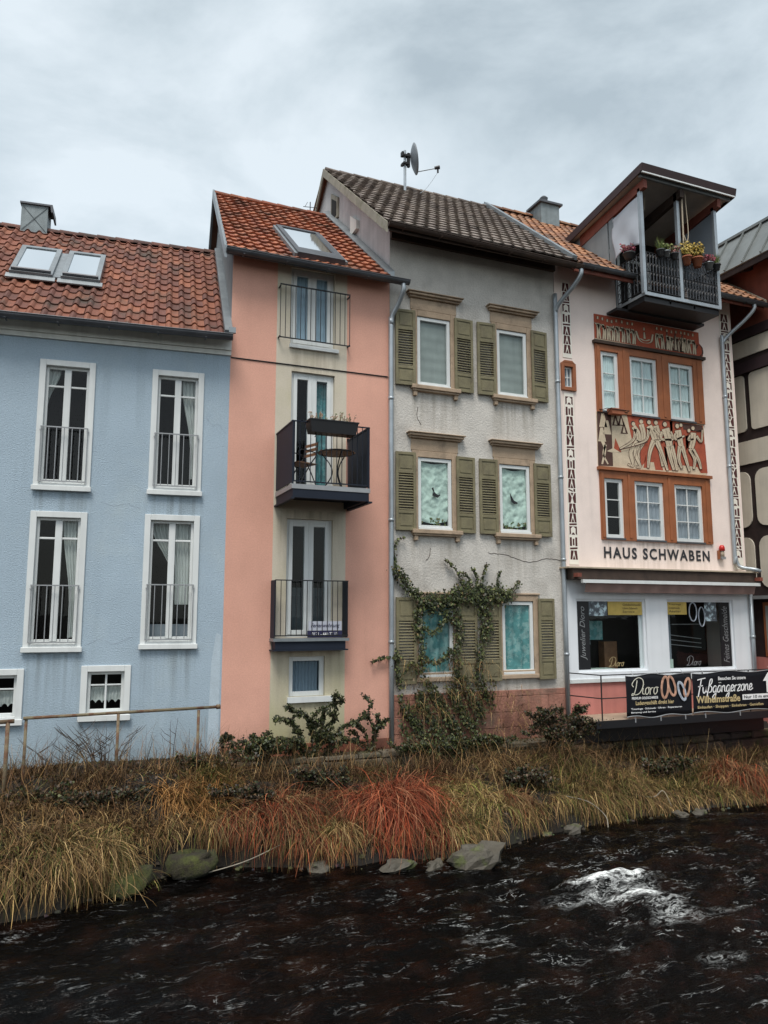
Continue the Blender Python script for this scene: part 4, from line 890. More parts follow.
    for xa, xb, ya, yb in ((None,11.38,-.52,1.7),(13.6,15.36,-.52,1.7),(None,15.36,1.7,4)):
        p = lambda y, dz: [(xl(y) if xa is None else xa, y, zf(y)+dz), (xb, y, zf(y)+dz)]
        dk.hexa(p(ya,-.03)+p(yb,-.03)[::-1]+p(ya,-.006)+p(yb,-.006)[::-1])
    dk.mesh([(xl(4),4,14.62),(15.36,4,14.62),(15.36,8.6,10.9),(10,8.6,10.9)],[(0,1,2,3)]); dk.build('roof_deck', M['woodred'], rf)
    ridge_tiles(rf, M['tile_blue'], xl(4), 15.38, 3.9, 14.66, SCHT, .10)
    MB().hexa([(15.37,-.62,10.80),(15.42,-.62,10.80),(15.42,4,14.55),(15.37,4,14.55),(15.37,-.62,10.98),(15.42,-.62,10.98),(15.42,4,14.76),(15.37,4,14.76)]).build('verge_board', M['verge'], rf)
    for xa, xb in ((9.80,11.40),(13.60,15.36)): MB().box(xa,xb,-.58,-.54,10.74,10.92).hexa([(xa,-.54,10.78),(xb,-.54,10.78),(xb,-.001,11.12),(xa,-.001,11.12),(xa,-.54,10.80),(xb,-.54,10.80),(xb,-.001,11.14),(xa,-.001,11.14)]).build('eave_boards', M['woodred'], rf)
    gutter(h, 9.95, 11.42, -.65, 10.885, 10.875, .07, M['zinc_dark']); gutter(h, 13.58, 15.42, -.65, 10.86, 10.84, .07, M['zinc_dark'])
    downpipe(h, [(14.98,-.64,10.80),(14.97,-.62,10.66),(14.86,-.44,10.45),(14.60,-.16,10.12),(14.50,-.085,9.95),(14.475,-.08,9.7),(14.47,-.08,5.0),(14.48,-.085,4.75),(14.56,-.12,4.52),(14.74,-.38,4.44),(14.86,-.42,4.40)], .045, clips=[(14.473,-.08,8.6),(14.47,-.08,6.9)])
    downpipe(h, [(14.86,-.10,4.13),(14.86,-.10,1.5)], .045, clips=[(14.86,-.10,2.9)])
    # chimney
    MB().box(11.78,12.38,3.40,3.95,13.5,14.82).build('chimney', M['zinc_mid'], rf); MB().box(11.70,12.46,3.33,4.02,14.822,14.88).lathe((12.05,3.65,14.88), [(.17,0),(.17,.10),(.10,.16),(.12,.24),(.06,.30)], 14).build('chimney_cap', M['zinc_dark'], rf)
    # roof balcony dormer
    XL, XR, YF, ZD = 11.40, 13.55, -.93, 10.36
    d = MB(); d.box(XL,XR,YF,1.3,ZD-.05,ZD-.005); dm = d.build('dormer_balcony', M['woodd'], h)
    b = MB(); b.box(XL-.02,XR+.02,YF-.03,YF+.03,ZD-.045,ZD+.03); b.box(XL-.02,XL+.03,YF+.03,-.001,ZD-.045,ZD+.02); b.box(XR-.03,XR+.02,YF+.03,-.001,ZD-.045,ZD+.02)
    for x in (12.1,12.8): b.hexa([(x,-.9,ZD-.13),(x+.05,-.9,ZD-.13),(x+.05,-.002,ZD-.13),(x,-.002,ZD-.13),(x,-.9,ZD-.055),(x+.05,-.9,ZD-.055),(x+.05,-.002,ZD-.055),(x,-.002,ZD-.055)])
    b.build('deck_frame', M['pipe'], dm)
    MB().box(XL-.3,XR+.1,-.35,-.002,10.15,10.21).box(XL,XR,-.9,-.36,10.19,10.30).build('soffit', M['black'], dm)
    zr = lambda y: 13.06+.158*(-1.18-y)
    for x, t in ((XL,12.80),(12.44,12.92),(XR,12.80)): MB().box(x-.04,x+.04,YF-.02,YF+.06,ZD,t).build('post', M['pipe'], dm)
    r = MB(); bal = MB()
    for (ax, ay), (bx, by), n in (((XL,YF),(XR,YF),26),((XL,YF),(XL,-.05),9),((XR,YF),(XR,-.05),9)):
        for zz in (ZD+.08, ZD+.52, ZD+.96): r.tube([(ax,ay,zz),(bx,by,zz)], .013, 6)
        for i in range(n):
            q = i/(n-1); x, y = ax+(bx-ax)*q, ay+(by-ay)*q; bal.tube([(x,y,ZD+.08),(x,y,ZD+.96)], .0095, 5)
            if i < n-1:
                q2 = (i+.5)/(n-1); x2, y2 = ax+(bx-ax)*q2, ay+(by-ay)*q2
                for zc in (ZD+.24, ZD+.44, ZD+.64, ZD+.84):
                    dx, dy = (bx-ax)/(n-1)*.38, (by-ay)/(n-1)*.38
                    r.tube([(x2+dx*math.cos(t), y2+dy*math.cos(t), zc+.07*math.sin(t)+.02*math.sin(2*t)) for t in np.linspace(0,5.2,8)], .0075, 4)
    r.build('railing', M['iron'], dm); bal.build('balusters', M['zinc_dark'], dm)
    # dormer roof falling to the rear, fascia and beams
    x0, x1 = 11.22, 13.92; ro = MB()
    ro.hexa([(x0,-1.18,zr(-1.18)),(x1,-1.18,zr(-1.18)),(x1,1.75,zr(1.75)),(x0,1.75,zr(1.75)),(x0,-1.18,zr(-1.18)+.035),(x1,-1.18,zr(-1.18)+.035),(x1,1.75,zr(1.75)+.035),(x0,1.75,zr(1.75)+.035)])
    ro.build('dormer_roof', M['ceil'], dm)
    fa = MB(); fa.hexa([(x0-.03,-1.21,zr(-1.18)-.04),(x1+.03,-1.21,zr(-1.18)-.04),(x1+.03,-1.182,zr(-1.18)-.04),(x0-.03,-1.182,zr(-1.18)-.04),(x0-.03,-1.25,zr(-1.18)+.13),(x1+.03,-1.25,zr(-1.18)+.13),(x1+.03,-1.182,zr(-1.18)+.13),(x0-.03,-1.182,zr(-1.18)+.13)])
    for x in (x0-.03,x1+.003): fa.hexa([(x,-1.18,zr(-1.18)-.06),(x+.027,-1.18,zr(-1.18)-.06),(x+.027,1.78,zr(1.78)-.06),(x,1.78,zr(1.78)-.06),(x,-1.18,zr(-1.18)+.13),(x+.027,-1.18,zr(-1.18)+.13),(x+.027,1.78,zr(1.78)+.13),(x,1.78,zr(1.78)+.13)])
    fa.build('fascia', mat('oxblood_fascia', (.030,.011,.011), .6, .2, 4), dm)
    MB().box(x0,x1,-1.222,-1.19,zr(-1.18)-.072,zr(-1.18)-.042).build('white_trim', M['white'], dm)
    MB().box(x0+.03,x1-.03,-1.11,-1.05,zr(-1.1)-.10,zr(-1.1)-.02).build('front_purlin', M['clad'], dm)
    for x in (XL-.04,12.40,XR-.04):
        MB().hexa([(x,-1.08,zr(-1.08)-.30),(x+.1,-1.08,zr(-1.08)-.30),(x+.1,1.2,zr(1.2)-.30),(x,1.2,zr(1.2)-.30),(x,-1.08,zr(-1.08)-.105),(x+.1,-1.08,zr(-1.08)-.105),(x+.1,1.2,zr(1.2)-.012),(x,1.2,zr(1.2)-.012)]).build('beam', M['woodred' if x != 12.40 else 'woodd'], dm)
    for x in (XL-.02, XR-.0):
        MB().prism_x([(.20,11.5),(1.60,12.55),(1.60,zr(1.6)-.01),(.20,zr(.2)-.01)], x, x+.03).build('side_panel', M['clad'], dm)
        MB().prism_x([(-.02,10.36),(.8,10.36),(.8,12.0),(.15,11.5),(.15,zr(.1)-.02),(-.02,zr(0)-.02)], x+.002, x+.028).build('side_board', M['zinc'], dm)
    MB().prism_x([(-.88,10.4),(-.02,10.4),(-.02,zr(0)-.15),(-.88,zr(-.88)-.15)], XR+.005, XR+.012).build('screen', M['film'], dm)
    MB().box(XL+.03,XR-.03,1.0,1.03,ZD,12.9).build('back_wall', M['room'], dm)
    MB().frame(11.75,12.35,ZD,12.35,.08,.95,.998).frame(12.6,13.3,11.0,12.2,.07,.96,.998).build('rear_window_frames', M['white'], dm)
    MB().tube([(12.52,-1.0,12.86),(12.52,-.98,11.35)], .018, 6).tube([tuple(p) for p in catmull([(12.62,-1.0,12.9),(12.66,-1.0,12.0),(12.60,-1.0,11.75),(12.55,-.98,11.9)],6)], .010, 5).tube([(11.9,-.5,12.95),(11.88,-.5,12.6)], .012, 5).build('hanging_cords', M['tan'], dm)
    return h
painted_house()

def tarp():
    def fn(u, v):
        y = -.86+.86*u; zt = 12.64-.12*u+.0; zb = 11.50+.05*math.sin(3*u)
        return (11.375+.016*math.sin(8*u+5*v)*v+.010*math.sin(9*v-6*u), y+.04*math.sin(5*v)*u, zt+(zb-zt)*v+.05*math.sin(u*3.1)*v)
    o = MB().grid(fn, 24, 24).build('tarp', M['tarp'], None, True, solid=.004); tag(o, 'crumpled white sheet hung on the open side of the roof balcony', 'tarp')
tarp()
def pot(name, label, x, y, z, r, hgt, m, kind, leaves, ph, spread, n=60, group='potted plants on the roof balcony railing', sx=1.):
    t = thing(name, label, 'potted plant', (x,y,z), 0, group)
    p = MB(); p.lathe((0,0,0), [(r*.7,0),(r,hgt*.85),(r*1.1,hgt*.85),(r*1.1,hgt),(r*.95,hgt),(r*.9,hgt*.9)], 14); p.xform(lambda v: (v[0]*sx, v[1], v[2])); p.build('pot', M[m], t, True)
    f = MB()
    for k in range(n):
        a = random.uniform(0,6.28); q = random.random()**.5*spread; hh = random.uniform(.2,1)*ph; bx, by = .3*r*math.cos(a)*sx, .3*r*math.sin(a)
        tx, ty = q*math.cos(a)*sx, q*math.sin(a)*.8; c = tuple(np.array(random.choice(leaves))*random.uniform(.7,1.25))
        if kind == 'spike':
            f.mesh([(bx-.006,by,hgt*.9),(bx+.006,by,hgt*.9),(tx*.6+.007,ty*.6,hgt+hh*.7),(tx*.6-.007,ty*.6,hgt+hh*.7),(tx,ty,hgt+hh)], [(0,1,2,3),(3,2,4)], c)
        else:
            f.tube([(bx,by,hgt*.9),(tx,ty,hgt+hh)], .004, 3, (.08,.06,.03))
            for j in range(4):
                w = random.uniform(.4,1); cx, cy, cz = bx+(tx-bx)*w+random.uniform(-.02,.02), by+(ty-by)*w+random.uniform(-.02,.02), hgt+hh*w; e = random.uniform(.016,.032); b2 = random.uniform(0,3)
                f.face([(cx-e*math.cos(b2),cy-e*math.sin(b2),cz),(cx,cy-.005,cz-e*.8),(cx+e*math.cos(b2),cy+e*math.sin(b2),cz+.006),(cx,cy+.005,cz+e)], c)
    f.build('foliage', M['leaf'], t)
GRN = [(.10,.14,.03),(.16,.19,.04),(.07,.10,.03)]; YEL = [(.50,.33,.05),(.42,.30,.06),(.34,.28,.06),(.55,.40,.10)]; HEA = [(.30,.05,.09),(.36,.08,.10),(.20,.05,.07),(.25,.10,.08)]; PALE = [(.33,.14,.13),(.26,.12,.09),(.14,.13,.05)]
pot('flower_pot','long planter of red heather on the left side rail of the balcony',11.34,-.55,11.30,.13,.13,'potgrey','leaf',HEA,.22,.2,110,sx=1.0)
pot('flower_pot','small dark pot of bright green grass, leftmost on the front rail',11.82,-1.0,11.26,.085,.14,'potgrey','spike',GRN,.30,.17,70)
pot('flower_pot','grey pot of light green leaves beside the leftmost grass pot',12.00,-1.0,11.26,.08,.14,'zinc','leaf',GRN,.20,.13,60)
pot('flower_pot','dark pot with pale pink heather left of the middle post',12.22,-1.0,11.26,.085,.13,'potgrey','leaf',PALE,.20,.14,70)
pot('flower_pot','terracotta pot with tall yellow plant right of the middle post',12.56,-1.02,11.18,.10,.19,'terracotta','leaf',YEL,.36,.15,120)
pot('flower_pot','larger terracotta pot with bushy yellow plant beside the tall one',12.86,-1.02,11.18,.12,.21,'terracotta','leaf',YEL,.36,.19,150)
pot('flower_pot','grey pot with dark pink heather near the right post',13.22,-1.0,11.20,.10,.15,'zinc','leaf',HEA,.18,.17,90)
pot('flower_pot','small dark pot with green spikes, rightmost on the front rail',13.46,-1.0,11.22,.085,.14,'potgrey','spike',GRN,.28,.14,60)
def window_planter():
    t = thing('window_planter', 'small terracotta planter in an iron holder below the painted house left window', 'planter', (11.12,-.16,7.80))
    MB().hexa([(-.16,-.07,0),(.16,-.07,0),(.16,.07,0),(-.16,.07,0),(-.19,-.085,.12),(.19,-.085,.12),(.19,.085,.12),(-.19,.085,.12)]).build('box', M['terracotta'], t)
    MB().tube([(-.32,-.09,.09),(.30,-.09,.09)], .008, 5).tube([(-.32,-.09,.09),(-.34,.14,.09)], .008, 5).tube([(.30,-.09,.09),(.30,.14,.09)], .008, 5).tube([(-.2,-.09,.09),(-.2,.1,-.01)], .007, 5).tube([(.2,-.09,.09),(.2,.1,-.01)], .007, 5).build('holder', M['iron'], t)
window_planter()
def alarm():
    t = thing('alarm_light', 'red topped alarm light on the wall right of the house lettering', 'alarm light', (14.09,-.07,4.68))
    MB().box(-.085,.085,-.05,.07,0,.07).build('base', M['bars'], t); MB().lathe((0,0,.07), [(.06,0),(.06,.16)], 12).build('body', M['tan'], t, True)
    MB().lathe((0,0,.23), [(.085,0),(.08,.10),(.05,.15),(.02,.16)], 12).build('lamp', M['redglass'], t, True); t.scale = (.8,.8,.85); MB().box(-.12,-.10,-.02,.07,.0,.24).build('bracket', M['brown'], t)
alarm()

# ------------------------------------------------------------------ platform, railing and banners
def platform():
    t = thing('metal_walkway', 'narrow walkway with thin iron railing in front of the shop', 'walkway', (9.7,-.45,1.3))
    MB().box(.02,5.2,-.43,.43,.02,.05).build('deck', M['concrete'], t); MB().box(.02,5.2,-.46,-.432,-.10,.045).build('edge_beam', M['black'], t); MB().box(.15,5.2,-.38,.40,-.12,.018).build('beams', M['black'], t); MB().box(.0,5.2,.24,.40,-.48,-.122).build('shade_block', M['black'], t)  # last black box stands in for the shaded void under the deck
    r = MB(); X0 = .19
    for x in (X0,1.5,2.8,4.1,5.15): r.tube([(x,-.42,.04),(x,-.42,.92)], .014, 6)
    for z in (.92,.47): r.tube([(X0,-.42,z),(5.2,-.42,z)], .012, 6); r.tube([(X0,-.42,z),(-.02,.40,z)], .012, 6)
    r.build('railing', M['iron'], t)
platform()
def banner(name, label, x0, x1, draw):
    t = thing(name, label, 'banner', (x0,-.90,1.38)); W = x1-x0
    sag = lambda u: .018*math.sin(u*math.pi*4)+.012*math.sin(u*9+1)
    yy = lambda u, v: -.012*math.sin(u*11+v*3)
    MB().grid(lambda u, v: (W*u, yy(u,v), .82*v+sag(u)*(1-2*v)*.9), 40, 8).build('cloth', M['banner'], t, True, solid=.004)
    e = MB()
    for v in (0,1): e.tube([(W*k/30, yy(k/30,v)-.004, .82*v+sag(k/30)*(1-2*v)*.9) for k in range(31)], .010, 5)
    e.build('hem', M['bars'], t)
    q = MB()
    for k in (.12,.5,.88):
        q.box(W*k-.012,W*k+.012,-.02,.02,-.10,-.01); q.tube([(W*k,-.01,.81),(W*k,.06,.90)], .006, 4)
    q.build('ties', M['bars'], t)
    draw(t, W)
def d1(t, W):
    y = -.016
    script('Dioro', .14, .43, .145, y, .062, .18).build('lettering', M['letter_cream'], t)
    text_mesh('PREMIUM GOLDSCHMIEDE', .13, .345, .66, .05, y, 0, .02).build('lettering', M['letter_white'], t)
    text_mesh('Ladengeschäft direkt hier', .22, .21, .98, .105, y, 0, .02).build('lettering', M['letter_gold'], t)
    text_mesh('Trauringe · Schmuck · Uhren · Reparaturen', .10, .135, 1.30, .045, y, 0, .015).build('lettering', M['letter_white'], t); text_mesh('Beratung und Service', .10, .07, .62, .04, y, 0, .015).build('lettering', M['letter_white'], t)
    for cx, cz, rx, rz, sl, m in ((.98,.56,.085,.21,.10,'goldring'),(1.16,.58,.085,.19,-.22,'goldring'),(1.42,.47,.08,.18,-.30,'silverring'),(1.56,.54,.075,.18,.22,'goldring')):
        MB().tube([(cx+rx*math.cos(a)+sl*rz*math.sin(a), y-.002, cz+rz*math.sin(a)) for a in np.linspace(0,6.283,25)], .030, 6).xform(lambda p: (p[0], y+(p[1]-y)*.15-.003, p[2])).build('ring_print', M[m], t)
def d2(t, W):
    y = -.016
    text_mesh('Besuchen Sie unsere', .70, .655, .78, .075, y, 0, .02).build('lettering', M['letter_white'], t)
    script('FusgAngerzone', .07, .40, .137, y-.002, .085, .16, .012).build('lettering', M['letter_white'], t)
    text_mesh('Wilhelmstraße', .07, .20, 1.22, .15, y, 0, .028).build('lettering', M['letter_gold'], t)
    text_mesh('Einkaufen · Shoppen · Einkehren · Genießen', .10, .075, 1.85, .075, y, 0, .02).build('lettering', M['letter_gold'], t)
    MB().box(1.36,2.42,y-.002,y,.225,.335).build('white_field', M['letter_white'], t)
    text_mesh('Nur 10 m entfernt', 1.40, .25, .98, .065, y-.003, 0, .02).build('lettering', M['letter_dark'], t)
    MB().prism([(1.98,.60),(2.14,.78),(2.30,.60),(2.205,.60),(2.205,.355),(2.075,.355),(2.075,.60)], y-.002, y).build('arrow', M['letter_white'], t)
# in the second word only one letter carries the two dots

banner('banner', 'black jeweller banner with two pairs of rings, left on the railing', 10.46, 12.15, d1)
banner('banner', 'black banner with white brush lettering and upward arrow on the railing', 12.18, 14.72, d2)

# ------------------------------------------------------------------ half-timbered house at the right
def timber_house():
    h = thing('half_timbered_house', 'half-timbered house with cream panels, dark beams and metal roof at right edge', 'house', (0,0,0))
    X = 15.6
    w = MB(); w.face([(X,6,3.8),(X,-3,3.8),(X,-3,12.3),(X,6,12.3)]); w.face([(X,-3,.2),(X+6,-3,.2),(X+6,-3,12.3),(X+3,-3,14.2),(X,-3,12.3)]); w.face([(X+6,-3,.2),(X+6,6,.2),(X+6,6,12.3),(X+6,-3,12.3)]); w.face([(X,6,.2),(X,6,12.3),(X+6,6,12.3),(X+6,6,.2)])
    w.build('timber_frame', M['timber'], h)
    MB().box(X-.02,X+.02,-3,6,.2,2.40).build('base_wall', M['shop_pink'], h)
    def rr(y0, y1, z0, z1, r):
        p = []
        for cy, cz, a0 in ((y1-r,z1-r,0),(y0+r,z1-r,90),(y0+r,z0+r,180),(y1-r,z0+r,270)):
            for k in range(5): a = R(a0+k*22.5); p.append((cy+r*math.cos(a), cz+r*math.sin(a)))
        return p
    pn = MB(); y = -2.9
    while y < 5.5:
        for z0, z1, r in ((9.85,10.28,.02),(7.95,9.40,.10),(5.55,6.95,.24),(4.05,5.30,.24),(7.12,7.70,.02)):
            pn.prism_x(rr(y, y+.93 if z0 not in (9.85,7.12) else y+1.08, z0, z1, r), X-.03, X+.01)
        y += 1.08
    pn.build('cream_panels', M['panel'], h)
    MB().prism_x([(-3,10.55),(6,10.55),(6,12.15),(-3,12.15)], X-.06, X-.001).build('red_brown_boarding', M['woodred'], h)
    b = MB()
    for z0, z1 in ((10.30,10.54),(9.42,9.70)): b.box(X-.09,X-.001,-3,6,z0,z1)
    b.build('beam', mat('dark_red_beam', (.030,.014,.018), .8, .2, 5), h)
    y = -2.6
    while y < 5.5: MB().hexa([(15.2,y,11.86),(15.2,y+.12,11.86),(X-.07,y+.12,11.96),(X-.07,y,11.96),(15.2,y,12.0),(15.2,y+.12,12.0),(X-.07,y+.12,12.12),(X-.07,y,12.12)]).build('rafter', M['timber'], h); y += .8
    MB().box(15.16,15.22,-3.2,6.2,11.88,12.04).build('fascia', M['timber'], h); MB().face([(15.2,-3.2,12.03),(15.2,6.2,12.03),(X,6.2,12.16),(X,-3.2,12.16)]).build('soffit', M['woodred'], h)
    r = MB(); r.hexa([(15.14,-3.3,12.05),(15.16,-3.3,12.03),(15.98,-3.3,13.22),(15.93,-3.3,13.26),(15.14,6.3,12.05),(15.16,6.3,12.03),(15.98,6.3,13.22),(15.93,6.3,13.26)])
    r.mesh([(15.93,-3.3,13.26),(15.93,6.3,13.26),(18.6,6.3,14.3),(18.6,-3.3,14.3),(21.9,6.3,12.2),(21.9,-3.3,12.2)], [(0,3,2,1),(3,5,4,2)])
    y = -3.0
    while y < 6.2: r.hexa([(15.13,y,12.06),(15.13,y+.03,12.06),(15.92,y+.03,13.27),(15.92,y,13.27),(15.10,y,12.09),(15.10,y+.03,12.09),(15.89,y+.03,13.30),(15.89,y,13.30)]); y += .55
    r.box(15.87,15.99,-3.3,6.3,13.26,13.33)
    r.build('roof', M['seam'], h)
    MB().box(X-.22,X-.001,-3,6,3.78,3.86).build('cornice', M['clad'], h)
    y = -2.4
    while y < 5:
        f = MB(); f.prism_x([(y,2.42),(y+1.0,2.42),(y+1.0,3.70),(y,3.70)], X-.03, X-.001); o = f.build('window', M['brown'], h)
        for k in (0,1): MB().prism_x([(y+.07+.46*k,2.5),(y+.47+.46*k,2.5),(y+.47+.46*k,3.62),(y+.07+.46*k,3.62)], X-.038, X-.032).build('pane', M['blind'], o)
        y += 1.6
    MB().face([(X,6,2.40),(X,-3,2.40),(X,-3,3.8),(X,6,3.8)]).build('lower_wall', M['timber'], h)
timber_house()

# ------------------------------------------------------------------ ground, water, stones
FX = [-60,-2,0,1,2.2,3.1,3.9,4.5,5.5,7,8.3,10.4,12,20,60]; FY = [-3.7,-3.7,-3.45,-2.75,-2.45,-2.9,-3.2,-3.1,-3.45,-2.9,-2.65,-2.6,-2.7,-2.8,-2.8]
def bank(x, y, nz=True):
    foot = float(np.interp(x, FX, FY)); top = float(np.interp(x, [-60,2.4,2.9,8.8,10.2,60], [1.06,1.05,.74,.72,.42,.42])); ty = float(np.interp(x, [-60,8,10,60], [-1.25,-1.25,-.5,-.5]))
    n = (.13*mnoise.noise(Vector((x*.9,y*.9,0)))+.07*mnoise.noise(Vector((x*2.7,y*2.7,3)))) if nz else 0
    if y > ty: z = top
    elif y > foot:
        s = (y-foot)/(ty-foot); z = -.06+(top+.06)*(.62*min(1,s/.16)**.8*.62+(1-.62*.62)*s); 
    else: z = max(-.8, -.06-(foot-y)*.9)
    if y > -.40 and 2.75 < x < 9.6: return .95
    if y > -.25: n *= .2
    return z+n*(1 if y > foot else .4)
def ground():
    xs = np.concatenate([np.array([-400,-150,-60,-30,-15,-8]), np.arange(-5,16.01,.16), np.array([18,22,30,60,150,400])])
    ys = np.concatenate([np.array([-400,-150,-60,-30,-18,-13,-11.6,-10.4,-8,-6,-5]), np.arange(-4.2,.2,.13), np.array([.3,1,3,9,20,60,200,500])])
    V = []
    for y in ys:
        for x in xs:
            if y < -11: z = 1.75
            elif y < -10: z = -.8
            elif y > .25: z = .9
            else: z = bank(x, y)
            V.append((x,y,z))
    nx = len(xs); F = [(j*nx+i, j*nx+i+1, (j+1)*nx+i+1, (j+1)*nx+i) for j in range(len(ys)-1) for i in range(nx-1)]
    o = MB().mesh(V, F).build('ground', M['earth'], None, True); o['kind'] = 'structure'
ground()

def water_material():
    m = bpy.data.materials.new('peaty_river_water'); m.use_nodes = True; nt = m.node_tree; N = nt.nodes; L = nt.links; bs = N['Principled BSDF']
    tc = N.new('ShaderNodeTexCoord')
    def nz(sc, rot, scale, detail, rgh=.55, dist=0.):
        mp = N.new('ShaderNodeMapping'); mp.inputs['Rotation'].default_value = (0,0,R(rot)); mp.inputs['Scale'].default_value = (*sc,1); L.new(tc.outputs['Object'], mp.inputs[0])
        n = N.new('ShaderNodeTexNoise'); n.inputs['Scale'].default_value = scale; n.inputs['Detail'].default_value = detail; n.inputs['Roughness'].default_value = rgh; n.inputs['Distortion'].default_value = dist; L.new(mp.outputs[0], n.inputs[0]); return n.outputs['Fac']
    def mr(src, a, b, c=0., d=1.):
        r = N.new('ShaderNodeMapRange'); r.inputs[1].default_value = a; r.inputs[2].default_value = b; r.inputs[3].default_value = c; r.inputs[4].default_value = d; L.new(src, r.inputs[0]); return r.outputs[0]
    def mt(op, a, b=None):
        x = N.new('ShaderNodeMath'); x.operation = op
        for i, q in enumerate((a, b)):
            if q is None: continue
            if isinstance(q, (int, float)): x.inputs[i].default_value = q
            else: L.new(q, x.inputs[i])
        return x.outputs[0]
    r = N.new('ShaderNodeValToRGB'); r.color_ramp.elements[0].position = .5; r.color_ramp.elements[0].color = (.0011,.0008,.0007,1); r.color_ramp.elements[1].position = .74; r.color_ramp.elements[1].color = (.012,.0046,.0025,1); L.new(nz((1,1),0,1.8,6), r.inputs[0])
    at = N.new('ShaderNodeAttribute'); at.attribute_name = 'foam'
    fil = mr(mt('ABSOLUTE', mt('SUBTRACT', nz((.55,1.25),9,8,6,.65,1.6), .5)), .0, .07, 1., 0.); blob = mr(nz((.6,1.2),9,5,8,.7,.4), .40, .60)
    at_f = at.outputs['Fac']; froth = mt('MINIMUM', mt('ADD', mt('MULTIPLY', mr(at_f, .42, .85), mt('ADD', mt('MULTIPLY', fil, .55), mt('MULTIPLY', blob, .85))), mt('MULTIPLY', mt('MULTIPLY', mr(at_f, .10, .45), blob), mt('MULTIPLY', fil, .85))), 1.)
    # thin pale lines: part froth, part sky glints painted into the colour
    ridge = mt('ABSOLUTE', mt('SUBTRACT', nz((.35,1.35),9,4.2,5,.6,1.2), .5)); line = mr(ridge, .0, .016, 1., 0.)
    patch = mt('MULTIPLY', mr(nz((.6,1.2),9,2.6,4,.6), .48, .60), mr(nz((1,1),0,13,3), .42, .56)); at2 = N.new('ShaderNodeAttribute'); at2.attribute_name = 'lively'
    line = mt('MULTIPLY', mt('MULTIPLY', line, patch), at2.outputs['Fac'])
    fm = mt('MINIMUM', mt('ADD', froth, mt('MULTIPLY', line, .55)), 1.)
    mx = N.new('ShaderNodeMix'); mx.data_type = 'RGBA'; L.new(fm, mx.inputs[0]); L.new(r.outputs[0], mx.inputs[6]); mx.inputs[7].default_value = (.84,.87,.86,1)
    L.new(mx.outputs[2], bs.inputs['Base Color']); L.new(mr(fm, 0, 1, .05, .7), bs.inputs['Roughness'])
    bs.inputs['IOR'].default_value = 1.33; bs.inputs['Specular IOR Level'].default_value = .14
    h = mt('ADD', mt('MULTIPLY', mt('ABSOLUTE', mt('SUBTRACT', nz((.5,1.2),9,5,5,.55,.7), .5)), -1.6), nz((.6,1.2),20,14,4))
    b = N.new('ShaderNodeBump'); b.inputs['Strength'].default_value = .6; b.inputs['Distance'].default_value = .06; L.new(mt('ADD', h, mt('MULTIPLY', froth, .5)), b.inputs['Height']); L.new(b.outputs[0], bs.inputs['Normal'])
    return m
def river():
    xs = np.concatenate([np.array([-300,-80,-30,-12,-6]), np.arange(-3,14.5,.055), np.array([16,20,30,80,300])])
    ys = np.concatenate([np.array([-11.3,-10.2,-9.5]), np.arange(-9,-2.2,.05), np.array([-2.0,-1.5])])
    V = []; foam = []; lively = []
    g = lambda x, y, cx, cy, sx, sy, rot=0: math.exp(-(((x-cx)*math.cos(rot)+(y-cy)*math.sin(rot))/sx)**2-(((y-cy)*math.cos(rot)-(x-cx)*math.sin(rot))/sy)**2)
    for y in ys:
        for x in xs:
            act = g(x,y,6.4,-5.5,2.4,1.7)
            p = Vector((x*.8+y*.12, y*1.8-x*.18, 0))
            z = .060*mnoise.fractal(p*1.2, 1., 2., 4)+.024*mnoise.fractal(p*3.4, 1., 2., 2)
            z += .16*g(x,y,6.75,-5.03,.7,.2,-.15)+.05*g(x,y,6.8,-5.6,.25,.4,.3) - .06*g(x,y,6.4,-5.4,.8,.2,-.1) + .06*g(x,y,6.75,-5.75,.25,.5,.3) + act*.07*mnoise.fractal(Vector((x*2.3,y*4,5)), 1., 2., 3)
            foot = float(np.interp(x, FX, FY)); V.append((x,y,z*(.25 if y > foot-.15 else 1)))
            st = mnoise.fractal(Vector((x*.7+y*.1, y*3.2-x*.5, 9)), 1., 2., 4)
            f = 1.0*g(x,y,6.80,-5.03,.42,.14,-.12)+.72*g(x,y,6.2,-5.0,.5,.06,-.18)+.64*g(x,y,6.82,-5.55,.20,.40,.3)+.48*g(x,y,6.62,-6.15,.28,.26,.3)+.36*g(x,y,6.3,-5.35,.5,.16)+.22*g(x,y,6.2,-5.5,.6,.25)+.28*g(x,y,5.5,-6.6,.2,.15)+.33*g(x,y,6.3,-7.2,.3,.15)+.25*g(x,y,4.3,-5.9,.3,.12)+.26*g(x,y,7.4,-6.3,.3,.14)
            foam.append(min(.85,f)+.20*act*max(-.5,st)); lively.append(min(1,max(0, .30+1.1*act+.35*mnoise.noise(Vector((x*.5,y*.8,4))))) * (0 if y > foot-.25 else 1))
    nx = len(xs); F = [(j*nx+i, j*nx+i+1, (j+1)*nx+i+1, (j+1)*nx+i) for j in range(len(ys)-1) for i in range(nx-1)]
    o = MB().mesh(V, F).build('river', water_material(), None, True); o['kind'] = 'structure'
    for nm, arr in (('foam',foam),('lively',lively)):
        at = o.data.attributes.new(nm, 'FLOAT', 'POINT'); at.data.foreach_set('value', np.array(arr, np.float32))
river()

